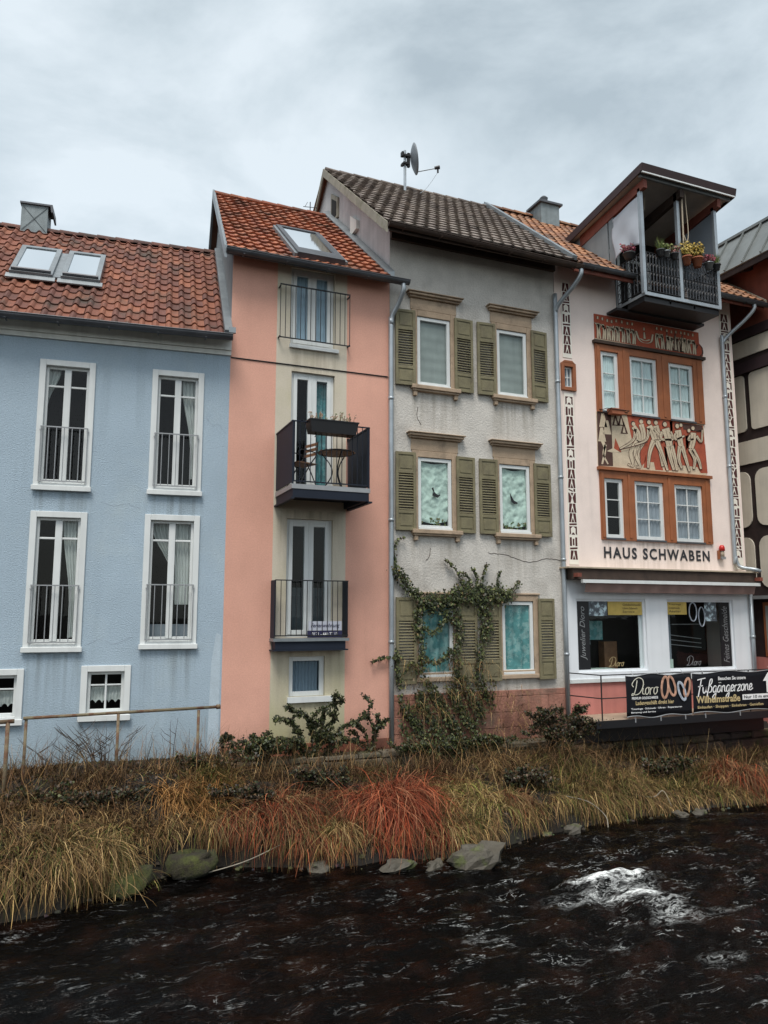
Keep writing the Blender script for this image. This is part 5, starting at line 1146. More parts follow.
def stone_wall(name, label, x0, x1, y, z0, z1, seed, cols):
    random.seed(seed); b = MB(); z = z0
    while z < z1-.05:
        hgt = min(random.uniform(.2,.32), z1-z); x = x0
        while x < x1:
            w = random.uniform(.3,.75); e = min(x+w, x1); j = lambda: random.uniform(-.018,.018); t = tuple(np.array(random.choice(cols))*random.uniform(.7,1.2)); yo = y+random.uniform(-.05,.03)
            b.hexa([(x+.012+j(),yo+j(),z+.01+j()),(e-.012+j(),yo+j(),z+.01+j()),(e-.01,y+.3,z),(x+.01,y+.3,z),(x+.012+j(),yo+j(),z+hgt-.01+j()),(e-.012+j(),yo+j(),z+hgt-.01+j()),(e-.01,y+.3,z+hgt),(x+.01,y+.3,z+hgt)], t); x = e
        z += hgt
    tag(b.build(name, M['stone'], None, bevel=.03), label, 'wall')
STN = [(.16,.13,.09),(.13,.11,.08),(.19,.15,.10),(.10,.09,.065)]
stone_wall('retaining_wall', 'low mossy stone wall below the pink and grey houses', 2.7, 9.5, -.45, .35, .98, 3, STN)
stone_wall('retaining_wall', 'reddish stone wall under the shop walkway, darkened to carry its shade', 9.55, 15.5, -.22, -.1, .80, 5, [(.075,.042,.032),(.06,.048,.036),(.10,.07,.05),(.045,.032,.028)])  # stone tints darkened, so the shade below the deck sits in the colour
def rock(label, x, y, z, sx, sy, sz, rz, seed, m='rock', name='rock', group=None):
    b = MB(); nu, nv = 15, 9; off = Vector((seed*7.3,seed*3.1,seed))
    def fn(u, v):
        a, p = 2*math.pi*u, math.pi*(v-.5); d = Vector((math.cos(a)*math.cos(p), math.sin(a)*math.cos(p), math.sin(p)))
        k = 1+.45*mnoise.noise(d*1.4+off)+.22*mnoise.noise(d*3.1+off)+.08*mnoise.noise(d*7+off); d2 = Vector((d.x*sx, d.y*sy, max(-.4,min(d.z+.35*d.x,.6))*sz))*k
        c, s = math.cos(rz), math.sin(rz); return (x+d2.x*c-d2.y*s, y+d2.x*s+d2.y*c, z+d2.z)
    b.grid(fn, nu, nv); return tag(b.build(name, M[m], None, m == 'mossrock'), label, 'rock', group)
rock('large pale slanted rock at the water edge in the middle', 5.42,-3.78,.10,.34,.22,.24,R(-20),1)
rock('flat pale stone at the water edge left of the large rock', 4.35,-3.50,.03,.24,.14,.12,R(10),2)
rock('small pale stone between the flat stone and the large rock', 4.85,-3.62,.02,.15,.1,.09,R(30),3)
rock('moss covered boulder at the bank foot below the blue house', 1.75,-2.70,.14,.34,.26,.22,R(8),4,'mossrock')
rock('small mossy boulder left of the bigger moss covered boulder', .95,-2.95,.10,.30,.24,.2,R(20),5,'mossrock')
rock('grey stone at the foot of the right bank, left of the grass', 7.55,-3.02,.06,.16,.12,.14,R(0),6)

rs = random.Random(21)
for k in range(5):
    x = rs.choice((rs.uniform(1.0,6.6),rs.uniform(6.6,11.5))); q = rs.uniform(.06,.15)
    rock('small dark wet stone among others lying along the waterline', x, float(np.interp(x,FX,FY))+rs.uniform(-.22,.05), .0, q*1.3, q, q*.8, rs.uniform(0,3), 20+k, group='small dark stones at the waterline')
def pebbles():
    rr = random.Random(4); b = MB()
    for k in range(170):
        x = rr.uniform(-3,14); f = float(np.interp(x,FX,FY)); y = f+rr.uniform(-.12,.10); z = bank(x,y)+rr.uniform(-.01,.02) if y > f else .0; q = rr.uniform(.015,.05); a = rr.uniform(0,3.1); t = tuple(c*rr.uniform(.5,1.3) for c in rr.choice([(.04,.035,.027),(.03,.027,.022),(.05,.042,.033)]))
        P = []
        for j in range(2):
            for i in range(5):
                w = a+i*1.257; P.append((x+q*math.cos(w)*rr.uniform(.7,1.2)*(1-.45*j), y+q*.8*math.sin(w)*rr.uniform(.7,1.2)*(1-.45*j), z+q*(.9*j-.4)*rr.uniform(.6,1.1)))
        b.mesh(P, [(i,(i+1)%5,5+(i+1)%5,5+i) for i in range(5)]+[(5,6,7,8,9)], t)
    o = b.build('bank_pebbles', M['stone'], None, True); o['kind'] = 'stuff'
pebbles()

# ------------------------------------------------------------------ rusty railings
def rusty():
    t = thing('rusty_railing', 'long rusty tube railing standing on the bank before the blue house', 'railing', (0.2,-1.2,1.0))
    MB().tube([(-.62,-.02,.95),(.0,0,.955),(2.10,0,.985)], .023, 10).tube([(2.10,0,.985),(2.16,.0,.99)], .036, 10).build('top_rail', M['rust'], t, True)
    for x in (-.58,.66,1.83): MB().tube([(x,0,-.3),(x,0,.95)], .022, 10).build('post', M['rust'], t, True)
    t = thing('rusty_railing', 'short rusty railing end with yellowish post at the left photo edge', 'railing', (-.62,-1.45,1.0))
    MB().tube([(-2.2,.0,.90),(.10,.0,.945)], .030, 10).build('top_rail', M['rust'], t, True); MB().tube([(.02,0,-.4),(.02,0,.94)], .028, 10).build('post', M['rust'], t, True)
    MB().tube([(-1.9,0,-.4),(-1.9,0,.91)], .028, 10).build('post', M['rust'], t, True)
rusty()

# ------------------------------------------------------------------ vegetation
def blades(name, roots, az, lean, length, width, droop, tints, parent=None, seg=5, mop=False):
    """curved grass blades as ribbons, all numpy"""
    n = len(roots); d = np.stack([np.cos(az), np.sin(az)], 1); V = np.zeros((n, seg+1, 2, 3)); p = roots.copy(); ang = lean.copy(); az = az.copy(); daz = rng.normal(0,.18,n)*5/seg; kk = np.where(rng.random(n) < .3, rng.integers(1,seg,n), -1)
    for k in range(seg+1):
        d = np.stack([np.cos(az), np.sin(az)], 1); side = np.stack([-d[:,1], d[:,0], np.zeros(n)], 1); az = az+daz+rng.normal(0,.10,n)+np.where(kk==k, rng.normal(0,.9,n), 0)
        w = (width*(1-(k/seg)**1.5)+.0008)[:,None]
        V[:,k,0] = p-side*w; V[:,k,1] = p+side*w
        st = (length/seg)[:,None]; p = p+st*np.stack([np.sin(ang)*d[:,0], np.sin(ang)*d[:,1], np.cos(ang)],1); ang = np.minimum(ang+droop/seg*(1+.6*k/seg if not mop else 2.1*(1-k/seg)**1.3)+rng.normal(0,.07,n)+np.where(kk==k, rng.uniform(-.3,1.0,n), 0), 2.95)
    idx = np.arange(n*(seg+1)*2).reshape(n, seg+1, 2)
    F = np.stack([idx[:,:-1,0], idx[:,:-1,1], idx[:,1:,1], idx[:,1:,0]], -1).reshape(-1,4)
    T = np.repeat(tints, seg, axis=0)
    return bulk(name, V.reshape(-1,3), F, T, M['blade'], parent)
STRAW = np.array([(.38,.25,.10),(.29,.17,.065),(.18,.10,.04),(.46,.32,.15),(.10,.058,.026)]); OLIVE = np.array([(.14,.115,.035),(.075,.078,.022),(.21,.17,.06),(.13,.15,.032)])
BROWN = np.array([(.13,.075,.035),(.09,.052,.028),(.18,.095,.045),(.22,.13,.06)]); RUST = np.array([(.42,.095,.035),(.30,.06,.025),(.50,.16,.07),(.20,.045,.022),(.46,.22,.11)])
def pick(pal, n): return pal[rng.integers(0,len(pal),n)]*(.42+1.15*rng.random((n,1))**1.6)
def bank_np(x, y): return np.array([bank(a,b) for a,b in zip(x,y)])
def bank_grass():
    parts = []
    n = 120000; x = rng.uniform(-4.5,15.4,n); u = rng.random(n); foot = np.interp(x,FX,FY); topy = np.where(x<2.7,-.08,np.where(x<9.5,-.5,-.35)); y = foot+.22+(topy-foot-.22)*u
    dens = np.array([mnoise.noise(Vector((a*1.1,b*1.6,2))) for a,b in zip(x,y)]); keep = rng.random(n) < np.clip(.36+1.9*dens,.03,1); x,y,dens = x[keep],y[keep],dens[keep]; n = len(x)
    z = bank_np(x,y)-.02; s = (y-np.interp(x,FX,FY))/np.maximum(.3,-np.interp(x,FX,FY))
    col = np.array([mnoise.noise(Vector((a*.7+5,b*1.1,8))) for a,b in zip(x,y)])
    T = pick(STRAW,n); k = col+rng.normal(0,.12,n)
    m = k > .12; T[m] = pick(OLIVE,m.sum()); m = k < -.12; T[m] = pick(BROWN,m.sum())
    m = (x > 6.5) & (rng.random(n) < .35); T[m] = pick(OLIVE,m.sum())
    m = (s > .5) & (rng.random(n) < .75); T[m] = pick(BROWN*.7,m.sum())
    az = np.where(rng.random(n) < .45, rng.uniform(0,6.28,n), rng.normal(-math.pi/2,.7,n)+.3*np.sin(x*1.7)); Lg = rng.uniform(.12,.46,n)*(1+.5*np.clip(dens,-.5,.6))*np.where(s>.6,.95,1.); lean = rng.uniform(.2,1.6,n); dr = rng.uniform(.2,2.0,n)
    o = blades('bank_grass', np.stack([x,y,z],1), az, lean, Lg, rng.uniform(.0022,.0048,n), dr, T); o['kind'] = 'stuff'
    n = 2600; x = rng.uniform(-4,13,n); foot = np.interp(x,FX,FY); y = foot+.2+(-.25-foot)*rng.random(n)**.55; y = np.where((x>2.7)&(x<9.5), np.minimum(y,-.5), y); z = bank_np(x,y)-.02
    o = blades('dead_stalks', np.stack([x,y,z],1), rng.uniform(0,6.28,n), rng.uniform(.05,.7,n), rng.uniform(.35,.85,n), rng.uniform(.002,.0035,n), rng.uniform(.1,1.2,n), pick(np.vstack([BROWN*1.2,STRAW*.8]),n)); o['kind'] = 'stuff'
    # fringe hanging over the undercut bank face
    n = 15000; x = rng.uniform(-4.5,15,n); g = np.array([mnoise.noise(Vector((a*1.6,7,1)))+.5*mnoise.noise(Vector((a*4.1,2,1))) for a in x]); k = rng.random(n) < np.clip(.55+1.3*g,.04,1); x, g = x[k], g[k]; n = len(x)
    y = np.interp(x,FX,FY)+.16+.30*rng.random(n); z = bank_np(x,y)+.0; T = pick(STRAW,n); m = rng.random(n) < .45; T[m] = pick(np.vstack([BROWN,OLIVE]),m.sum()); m = (x > 2.3) & (x < 5.3) & (rng.random(n) < .55); T[m] = pick(RUST*.7,m.sum())
    o = blades('hanging_grass', np.stack([x,y,z],1), rng.normal(-math.pi/2,.6,n), rng.uniform(.5,1.5,n), rng.uniform(.22,.62,n)*(1+.5*g), rng.uniform(.002,.0045,n), rng.uniform(1.3,2.6,n), T, seg=7, mop=True); o['kind'] = 'stuff'
    # low leaf litter and ground cover
    n = 26000; x = rng.uniform(-4.5,15.2,n); foot = np.interp(x,FX,FY); y = foot+.1+(-.1-foot)*rng.random(n); z = bank_np(x,y)+rng.uniform(0,.05,n)
    c = np.stack([x,y,z],1); a = rng.normal(0,1,(n,3)); a /= np.linalg.norm(a,axis=1)[:,None]; b = np.cross(a,rng.normal(0,1,(n,3))); b /= np.linalg.norm(b,axis=1)[:,None]; e = rng.uniform(.012,.032,n)[:,None]
    V = np.stack([c-a*e,c-b*e*.6,c+a*e,c+b*e*.6],1).reshape(-1,3); F = np.arange(n*4).reshape(-1,4); T = pick(np.vstack([BROWN*.8,BROWN*.6,OLIVE*.45,OLIVE*.3,OLIVE*.3]),n)
    o = bulk('leaf_litter', V, F, T, M['leaf']); o['kind'] = 'stuff'
bank_grass()
def tussock(label, x, y, r, hgt, pal, n, out=1.0, zoff=0., bias=-math.pi/2, bs=1.0, group='grass tussocks on the bank', name='grass_tussock', dark=None):
    n = int(n*1.35); r = r*1.12; nc = 22; ca = rng.uniform(0,2*math.pi,nc); cq = np.sqrt(rng.random(nc))*r; i = rng.integers(0,nc,n); cl = rng.uniform(.6,1.3,nc); cb = rng.normal(0,.7,nc); ct = rng.uniform(.7,1.2,nc)
    rx = x+cq[i]*np.cos(ca[i])+rng.normal(0,r*.14,n); ry = y+.75*cq[i]*np.sin(ca[i])+rng.normal(0,r*.12,n); q = np.hypot(rx-x, ry-y); a = np.arctan2(ry-y, rx-x)
    rz = bank_np(rx,ry)-.03+zoff*np.clip(1-(q/r)**2,0,1)*cl[i]
    az = a+cb[i]*.5+rng.normal(0,.4,n); m = rng.random(n) < .65; az[m] = (bias+cb[i]*.5+rng.normal(0,bs*.7,n))[m]
    L = hgt*rng.uniform(.4,1.15,n)*cl[i]; lean = rng.uniform(.3,1.35,n); dr = rng.uniform(1.2,2.9,n)*out; T = pick(pal,n)*ct[i][:,None]
    if dark is not None: m = rng.random(n) < .3; T[m] = pick(dark,m.sum())
    o = blades(name, np.stack([rx,ry,rz],1), az, lean, L, rng.uniform(.0024,.0052,n), dr, T, seg=8, mop=True); tag(o, label, 'grass clump', group); return o
tussock('bright rust red grass clump hanging over the bank in the middle', 4.72,-2.2,.56,.95,RUST*np.array([.78,.74,.78]),3000,1.0,.14)
tussock('duller brownish red grass clump left of the bright one', 3.05,-2.1,.60,.85,np.vstack([RUST*.7,RUST*.5,BROWN,STRAW*.7]),2500,1.1,.10)
tussock('small straw clump hanging to the water between the two red clumps', 3.80,-2.75,.12,.58,STRAW,420,1.2,.05)
tussock('olive and straw grass clump right of the bright red clump', 6.15,-2.3,.50,.62,np.vstack([STRAW,OLIVE*1.7]),1500,1.0,.05,bs=1.3)
tussock('brown drooping clump above the water left of the stone', 6.85,-2.35,.22,.62,np.vstack([BROWN*1.4,STRAW*.7,RUST*.6]),800,1.25,.1)
tussock('big pale straw clump over the water at the far left', .0,-2.75,.60,.66,np.vstack([STRAW*.9,OLIVE*.8,BROWN]),1200,1.0,.0,bs=1.5)
tussock('straw clump sweeping to the right at the far left water edge', .45,-2.85,.30,.80,np.vstack([STRAW,STRAW*.7]),700,.9,.0,bias=-.9,bs=.5)
tussock('brown tangled dead clump above the big pale straw clump', .2,-2.1,.5,.5,np.vstack([BROWN*1.3,STRAW*.7]),1300,.8,.03,bs=1.6)
tussock('pale straw clump drooping right beside the mossy boulder', .75,-2.55,.3,.75,np.vstack([STRAW,OLIVE]),1000,1.15,.08,bias=-2.2,bs=.4)
tussock('golden upright grass clump below the pink house corner', 1.95,-1.75,.42,.62,STRAW*np.array([1.05,.85,.7]),1300,.7,.04,bias=-1.2,bs=1.3)
tussock('tall tangled brown dead stems at the walkway corner below the drainpipe', 8.75,-.95,.45,.95,np.vstack([BROWN,BROWN*.6,OLIVE*.6]),900,.8,.1,bs=1.4)
tussock('red brown grass clump at the far right bank', 12.2,-1.9,.55,.66,np.vstack([RUST*.75,BROWN*1.3]),1700,1.15,.2)
tussock('straw grass clump on the right bank beneath the walkway', 9.6,-1.9,.6,.6,np.vstack([STRAW*.8,OLIVE,BROWN]),1100,1.1,.12)
tussock('green tinted grass clump at the water on the right bank', 8.5,-2.3,.5,.5,np.vstack([OLIVE*1.3,STRAW,BROWN]),1100,1.1,.08)
tussock('pale dead grass clump on top of the bank below the grey house', 7.5,-1.3,.55,.6,np.vstack([STRAW*.85,BROWN]),1000,.8,.1,bias=-1.2)

LEAVES = []
def leaf_cloud(c, nrm, size, tints, name, parent):
    n = len(c); up = rng.normal(0,.6,(n,3))+np.array([0,0,-1.]); a = up-(up*nrm).sum(1)[:,None]*nrm; a /= np.linalg.norm(a,axis=1)[:,None]+1e-9; b = np.cross(nrm,a); s = size[:,None]
    V = np.stack([c-a*s*.55, c+b*s*.5-a*s*.2+nrm*s*.05, c+a*s*.75, c-b*s*.5-a*s*.2+nrm*s*.05],1).reshape(-1,3)
    return bulk(name, V, np.arange(n*4).reshape(-1,4), tints, M['leaf'], parent)
IVY = np.array([(.045,.065,.018),(.030,.042,.013),(.08,.095,.028),(.12,.13,.045),(.022,.028,.011)]); IVYB = np.array([(.13,.09,.04),(.10,.06,.03)])
def ivy():
    t = thing('ivy', 'dark green ivy climbing around the lower windows of the grey house', 'climbing plant', (0,0,0))
    strands = [  # (points in x,z on the wall; half width; leaves per metre)
      ([(6.02,4.88),(5.84,4.78),(5.80,4.45),(5.83,4.25)],.03,70),([(5.80,4.28),(5.95,4.08),(6.15,3.86),(6.42,3.66)],.10,420),([(6.35,3.66),(6.28,3.25),(6.36,2.75),(6.30,2.25)],.085,300),
      ([(6.35,3.66),(6.75,3.68),(7.1,3.74),(7.5,3.76),(8.0,3.76),(8.32,3.80)],.13,700),([(7.0,3.85),(7.4,3.92),(7.8,3.9),(8.1,3.85)],.10,420),
      ([(7.02,3.7),(7.16,3.1),(7.05,2.6),(7.1,2.05)],.10,260),([(6.45,3.45),(6.7,3.5),(6.95,3.42)],.08,200),([(7.62,3.75),(7.68,3.2),(7.60,2.6),(7.55,2.0)],.09,230),([(7.8,3.7),(7.85,3.3),(7.78,2.9)],.08,160),
      ([(6.3,3.25),(6.6,3.05),(6.9,3.32),(7.15,3.2)],.06,200),([(6.32,2.55),(6.7,2.52),(7.0,2.72)],.05,190),([(5.82,2.75),(5.85,2.35),(5.92,2.0)],.06,160),([(5.95,2.3),(6.15,2.5),(6.25,2.35)],.05,110),
      ([(7.28,3.9),(7.22,4.10),(7.08,4.32),(6.88,4.47)],.028,130),([(7.36,3.9),(7.40,4.1),(7.30,4.22),(7.20,4.22)],.028,130),([(7.58,3.9),(7.57,4.15),(7.48,4.32)],.028,130),([(7.64,3.9),(7.72,4.18),(7.83,4.42)],.028,130),([(8.08,3.85),(8.06,4.05),(8.10,4.27)],.028,130),([(8.15,3.82),(8.38,3.88),(8.48,4.0),(8.57,4.05)],.045,170),
      ([(5.95,2.60),(5.75,2.62),(5.55,2.60),(5.33,2.54)],.022,130)]
    C = []; st = MB()
    for pts, w, d in strands:
        p = np.array(catmull(pts,8)); seg = np.linalg.norm(np.diff(p,axis=0),axis=1); ln = seg.sum(); n = int(ln*d*1.15); i = rng.integers(0,len(p)-1,n); q = rng.random(n)[:,None]
        c2 = p[i]*(1-q)+p[i+1]*q; off = rng.normal(0,w*.6,(n,2)); c2 = c2+off; yy = -.07-rng.random(n)*(.05+w*.7); C.append(np.stack([c2[:,0],yy,c2[:,1]],1))
        st.tube([(a,-.06-.03*math.sin(k),b) for k,(a,b) in enumerate(p)], .010, 5)
        for k in range(int(ln*5)):
            j = random.randrange(len(p)); st.tube([(p[j][0],-.07,p[j][1]),(p[j][0]+random.uniform(-w,w)*1.5,-.1,p[j][1]+random.uniform(-.25,.05))], .004, 4)
    n = 10500; x = rng.uniform(5.85,7.95,n); z = 1.0+rng.random(n)*1.25; lim = np.interp(x,[5.85,6.1,6.6,7.3,7.7,7.95],[1.75,1.9,2.05,2.15,2.05,1.8]); low = np.interp(x,[5.85,6.1,6.5,7.3,7.6,7.95],[1.45,1.1,.9,.95,1.4,1.85]); k = (z<lim+rng.normal(0,.09,n)+.16*np.sin(x*9)) & (z>low+rng.normal(0,.14,n)+.12*np.sin(x*13+1)) & (rng.random(n) < .55+.45*np.sin(x*17+z*11)); x,z = x[k],z[k]
    C.append(np.stack([x,-.07-.10*rng.random(len(x)),z],1)); C = np.vstack(C); n = len(C)
    nr = rng.normal(0,.45,(n,3))+np.array([0,-1,.35]); nr /= np.linalg.norm(nr,axis=1)[:,None]; T = pick(IVY,n); m = rng.random(n) < .07; T[m] = pick(IVYB,m.sum())
    leaf_cloud(C, nr, rng.uniform(.022,.056,n), T, 'leaves', t); st.build('stems', M['twig'], t)
    # loose dead stems hanging below
    n = 420; x = rng.uniform(5.9,8.6,n); rt = np.stack([x, np.full(n,-.12), rng.uniform(1.5,2.6,n)*np.where(x>7.9,.72,1)],1)
    blades('hanging_stems', rt, rng.uniform(-2.4,-.7,n), rng.uniform(.6,1.4,n), rng.uniform(.3,.8,n), np.full(n,.003), rng.uniform(1.5,2.2,n), pick(np.vstack([BROWN,STRAW]),n), t)
ivy()
def arching_shrub(label, base, branches, name='cotoneaster_shrub', leafs=110, size=(.025,.05), pal=IVY*.62):
    t = thing(name, label, 'shrub', base); C = []; st = MB(); extra = []
    for pts in branches:
        for q in range(2):
            j = random.choice(pts[1:]); s_ = random.choice((-1,1)); l = random.uniform(.08,.22); extra.append([j,(j[0]+s_*l*.6,j[1]-random.uniform(-.05,.1),j[2]+l*.5),(j[0]+s_*l,j[1]-random.uniform(0,.12),j[2]+l*random.uniform(.2,.9))])
    branches = [[(a+random.uniform(-.05,.05)*(k>0),b+random.uniform(-.05,.05),c+random.uniform(-.04,.04)*(k>0)) for k,(a,b,c) in enumerate(p)] for p in branches]+extra
    for pts in branches:
        p = np.array(catmull(pts,8)); ln = np.linalg.norm(np.diff(p,axis=0),axis=1).sum(); st.tube([tuple(q) for q in p], [.014*(1-.75*k/len(p)) for k in range(len(p))], 5)
        n = int(ln*leafs*2); i = rng.integers(0,len(p)-1,n); q = rng.random(n)[:,None]; C.append(p[i]*(1-q)+p[i+1]*q+rng.normal(0,.024,(n,3)))
    C = np.vstack(C); n = len(C); nr = rng.normal(0,.7,(n,3))+np.array([0,-.6,.7]); nr /= np.linalg.norm(nr,axis=1)[:,None]
    st.build('stems', M['twig'], t); leaf_cloud(C, nr, rng.uniform(*size,n), pick(pal,n), 'leaves', t)
def rb(n, w, h, lean=0): 
    out = []
    for k in range(n):
        dx = random.uniform(-w,w)+lean; hh = h*random.uniform(.45,1); b = (random.uniform(-.15,.15), random.uniform(-.1,.1), -.1)
        out.append([b,(dx*.4,-.05+random.uniform(-.08,.08),hh*.65),(dx*.8,-.08,hh*.95),(dx*1.15,-.12,hh*random.uniform(.8,1.02))])
    return out
arching_shrub('bushy dark evergreen shrub with arching branches before the pink house', (4.15,-.34,.97), [[(-.05,0,-.1),(-.22,-.02,.40),(-.45,-.05,.62),(-.70,-.08,.70)],[(-.1,0,-.1),(-.35,0,.25),(-.62,-.04,.36),(-.98,-.08,.34)],[(0,0,-.1),(-.08,0,.45),(-.20,-.03,.72),(-.42,-.05,.82)],[(.02,0,-.1),(.10,0,.5),(.22,-.03,.80),(.52,-.06,.93)],[(.05,0,-.1),(.24,0,.42),(.40,-.03,.62),(.34,-.05,1.0)],[(.08,0,-.1),(.34,0,.30),(.55,-.04,.52),(.78,-.06,.55)],[(0,0,-.1),(.02,-.02,.3),(-.05,-.04,.55),(.06,-.06,.78)],[(-.1,0,-.1),(-.45,-.02,.12),(-.75,-.06,.14),(-1.15,-.1,.02)],[(.1,0,-.1),(.4,0,.12),(.62,-.04,.22),(.85,-.06,.16)],[(-.05,0,0),(-.15,-.06,.2),(-.3,-.1,.28),(-.38,-.12,.2)],[(.05,0,0),(.12,-.06,.2),(.25,-.1,.3),(.3,-.12,.22)]], leafs=190)
arching_shrub('slim upright evergreen shrub at the right corner of the pink house', (5.25,-.28,.97), [[(0,0,-.1),(.02,0,.35),(-.03,0,.6),(.02,0,.88),(-.12,0,.95)],[(0,0,0),(-.12,0,.3),(-.2,0,.42)],[(0,0,0),(.13,0,.32),(.22,0,.46)],[(0,0,.1),(.1,0,.4),(.14,0,.6)],[(.02,0,0),(-.1,0,.1),(-.25,0,.28)]])
arching_shrub('low dark sprawling shrub on the mossy wall left of the bushy one', (3.15,-.38,.96), rb(14,.55,.32), pal=IVY*.7)
arching_shrub('small evergreen sprig by the corner of the blue and pink houses', (2.62,-.35,1.02), [[(0,0,-.1),(-.05,0,.25),(-.03,0,.34),(.12,0,.32)],[(0,0,0),(.2,0,.1),(.42,0,.02)],[(0,0,0),(.1,0,.18),(.25,0,.2)]])
arching_shrub('dark bramble thicket at the walkway corner below the drainpipe', (9.05,-.7,.72), rb(34,.80,.92), 'bramble_bush', 90, (.02,.045), np.vstack([IVY*.6,BROWN*.5]))
arching_shrub('dark ivy mound on the stone wall below the grey house', (6.7,-.46,.92), rb(16,1.0,.16), 'ivy_mound', 120, (.03,.05), IVY*.8)
arching_shrub('dark sprawling thicket on the bank right of the rusty railing', (2.35,-1.05,.85), rb(14,.6,.38), 'bramble_bush', 90, (.02,.045), np.vstack([IVY*.6,BROWN*.7]))
arching_shrub('dark leafy thicket under the short rusty railing at far left', (-.55,-1.75,.7), rb(16,.8,.36), 'bramble_bush', 100, (.025,.05), np.vstack([IVY*.7,BROWN*.5]))
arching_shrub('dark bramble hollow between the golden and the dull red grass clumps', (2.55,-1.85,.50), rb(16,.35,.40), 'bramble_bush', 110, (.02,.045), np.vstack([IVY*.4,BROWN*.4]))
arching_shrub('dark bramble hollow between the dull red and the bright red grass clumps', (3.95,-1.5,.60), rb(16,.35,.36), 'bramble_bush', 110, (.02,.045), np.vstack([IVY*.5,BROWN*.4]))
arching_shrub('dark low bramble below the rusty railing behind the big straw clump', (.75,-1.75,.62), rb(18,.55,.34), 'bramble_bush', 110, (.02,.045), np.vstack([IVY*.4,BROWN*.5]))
arching_shrub('dark bramble right of the olive grass clump on the middle bank', (7.3,-2.0,.45), rb(16,.4,.36), 'bramble_bush', 110, (.02,.045), np.vstack([IVY*.5,BROWN*.5]))
arching_shrub('dark leafy patch on the right bank under the black banners', (10.7,-1.5,.32), rb(18,.6,.30), 'bramble_bush', 110, (.02,.045), np.vstack([IVY*.7,BROWN*.5]))
def bare(label, x, y, n, h, spread):
    b = MB(); z = bank(x,y)-.05
    for k in range(n):
        dx = random.uniform(-1,1)*spread; hh = h*random.uniform(.55,1); bx = x+dx*.35; p = catmull([(bx,y+random.uniform(-.1,.1),z),(bx+dx*.25,y-.02,z+hh*.55),(bx+dx*.75,y-.05,z+hh)],6); m = len(p)
        b.tube([tuple(q) for q in p], [.0065*(1-.75*i/m) for i in range(m)], 4)
        for j in range(random.randint(1,4)):
            q = p[random.randint(m//3,m-2)]; s = random.choice((-1,1)); l = random.uniform(.1,.28); b.tube([tuple(q),(q[0]+s*l*.6,q[1]-.02,q[2]+l*.4),(q[0]+s*l,q[1]-.03,q[2]+l*.9)], [.0045,.0035,.002], 4)
    tag(b.build('bare_shrub', M['twig']), label, 'shrub', 'bare shrubs before the blue house')
bare('fan of thin arching bare twigs below the small blue house window', .75,-.55,20,.85,.75)
bare('single tall bare sapling with side twigs near the blue house corner', 1.72,-.55,3,1.12,.18)
bare('sparse curved bare twigs left of the fan by the rusty post', .15,-.7,8,.6,.6)
# pale driftwood and reeds over the water
def driftwood(label, pts, r):
    tag(MB().tube([tuple(p) for p in catmull(pts,6)], r, 6).build('dead_branch', mat('bleached_wood', (.26,.23,.18), .8, .2, 8), None, True), label, 'branch', 'bleached branches at the waterline')
driftwood('long pale reed lying low over the water below the pink house', [(1.7,-2.9,.05),(2.4,-2.85,.14),(3.0,-2.7,.28)], .007)
driftwood('bleached forked branch hanging into the water on the right bank', [(7.9,-2.4,.42),(8.15,-2.66,.36),(8.35,-2.82,.16),(8.3,-2.95,-.02)], .008)
driftwood('bleached bent branch on the right bank nearer the walkway', [(9.2,-2.25,.34),(9.65,-2.45,.26),(9.85,-2.5,.36),(9.92,-2.62,.12)], .008)

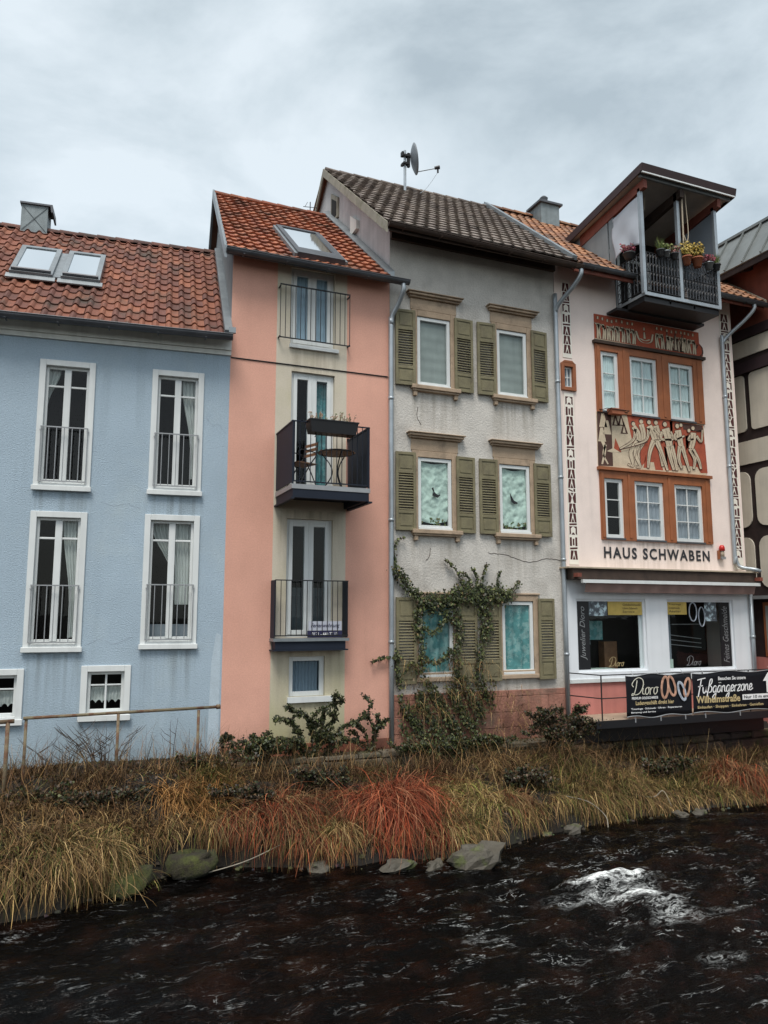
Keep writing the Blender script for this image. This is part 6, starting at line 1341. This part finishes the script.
# ------------------------------------------------------------------ light, sky, camera
SUN_EL, SUN_AZ = R(61), R(-150)     # direction the light comes from: high, in front of the facades, a little left
def world():
    w = bpy.data.worlds.new('World'); scene.world = w; w.use_nodes = True; nt = w.node_tree; N = nt.nodes; L = nt.links
    bg = N['Background']; out = N['World Output']
    sky = N.new('ShaderNodeTexSky'); sky.sky_type = 'NISHITA'; sky.sun_disc = False; sky.sun_elevation = SUN_EL; sky.sun_rotation = math.pi/2-math.atan2(-.85,-.5); sky.air_density = 1.0; sky.dust_density = 3.0
    bg.inputs[1].default_value = .03; L.new(sky.outputs[0], bg.inputs[0])
    tc = N.new('ShaderNodeTexCoord'); mp = N.new('ShaderNodeMapping'); mp.inputs['Scale'].default_value = (1.2,1.2,2.6); mp.inputs['Location'].default_value = (.35,.1,.2); L.new(tc.outputs['Generated'], mp.inputs[0])
    n = N.new('ShaderNodeTexNoise'); n.inputs['Scale'].default_value = 2.1; n.inputs['Detail'].default_value = 8; n.inputs['Roughness'].default_value = .56; n.inputs['Distortion'].default_value = .25; L.new(mp.outputs[0], n.inputs[0])
    r = N.new('ShaderNodeValToRGB'); e = r.color_ramp.elements; e[0].position = .36; e[0].color = (.335,.385,.39,1); e[1].position = .60; e[1].color = (.60,.65,.655,1); m = r.color_ramp.elements.new(.48); m.color = (.475,.53,.535,1); L.new(n.outputs['Fac'], r.inputs[0])
    b2 = N.new('ShaderNodeBackground'); L.new(r.outputs[0], b2.inputs[0]); b2.inputs[1].default_value = .595
    a = N.new('ShaderNodeAddShader'); L.new(bg.outputs[0], a.inputs[0]); L.new(b2.outputs[0], a.inputs[1]); L.new(a.outputs[0], out.inputs[0])
world()
sd = bpy.data.lights.new('sun', 'SUN'); sd.energy = 1.5; sd.angle = R(24); sd.color = (1,.96,.90)
so = bpy.data.objects.new('sun', sd); COL.objects.link(so)
dv = Vector((.5*math.cos(SUN_EL), .85*math.cos(SUN_EL), -math.sin(SUN_EL)*1.0)); so.rotation_euler = dv.to_track_quat('-Z','Y').to_euler(); so.location = (0,-20,30)
cd = bpy.data.cameras.new('camera'); cam = bpy.data.objects.new('camera', cd); COL.objects.link(cam)
cd.sensor_fit = 'VERTICAL'; cd.sensor_height = 36; cd.lens = 36*769/1024; cd.clip_end = 2000; cd.clip_start = .1
cam.location = (0,-13.5,3.4); cam.rotation_euler = (R(90)+math.atan(103/769), 0, R(-22.6)); scene.camera = cam
vs = scene.view_settings; vs.view_transform = 'Standard'; vs.look = 'None'; vs.exposure = 1.0; vs.gamma = 1; vs.use_curve_mapping = False
scene.cycles.max_bounces = 6; scene.cycles.transparent_max_bounces = 12
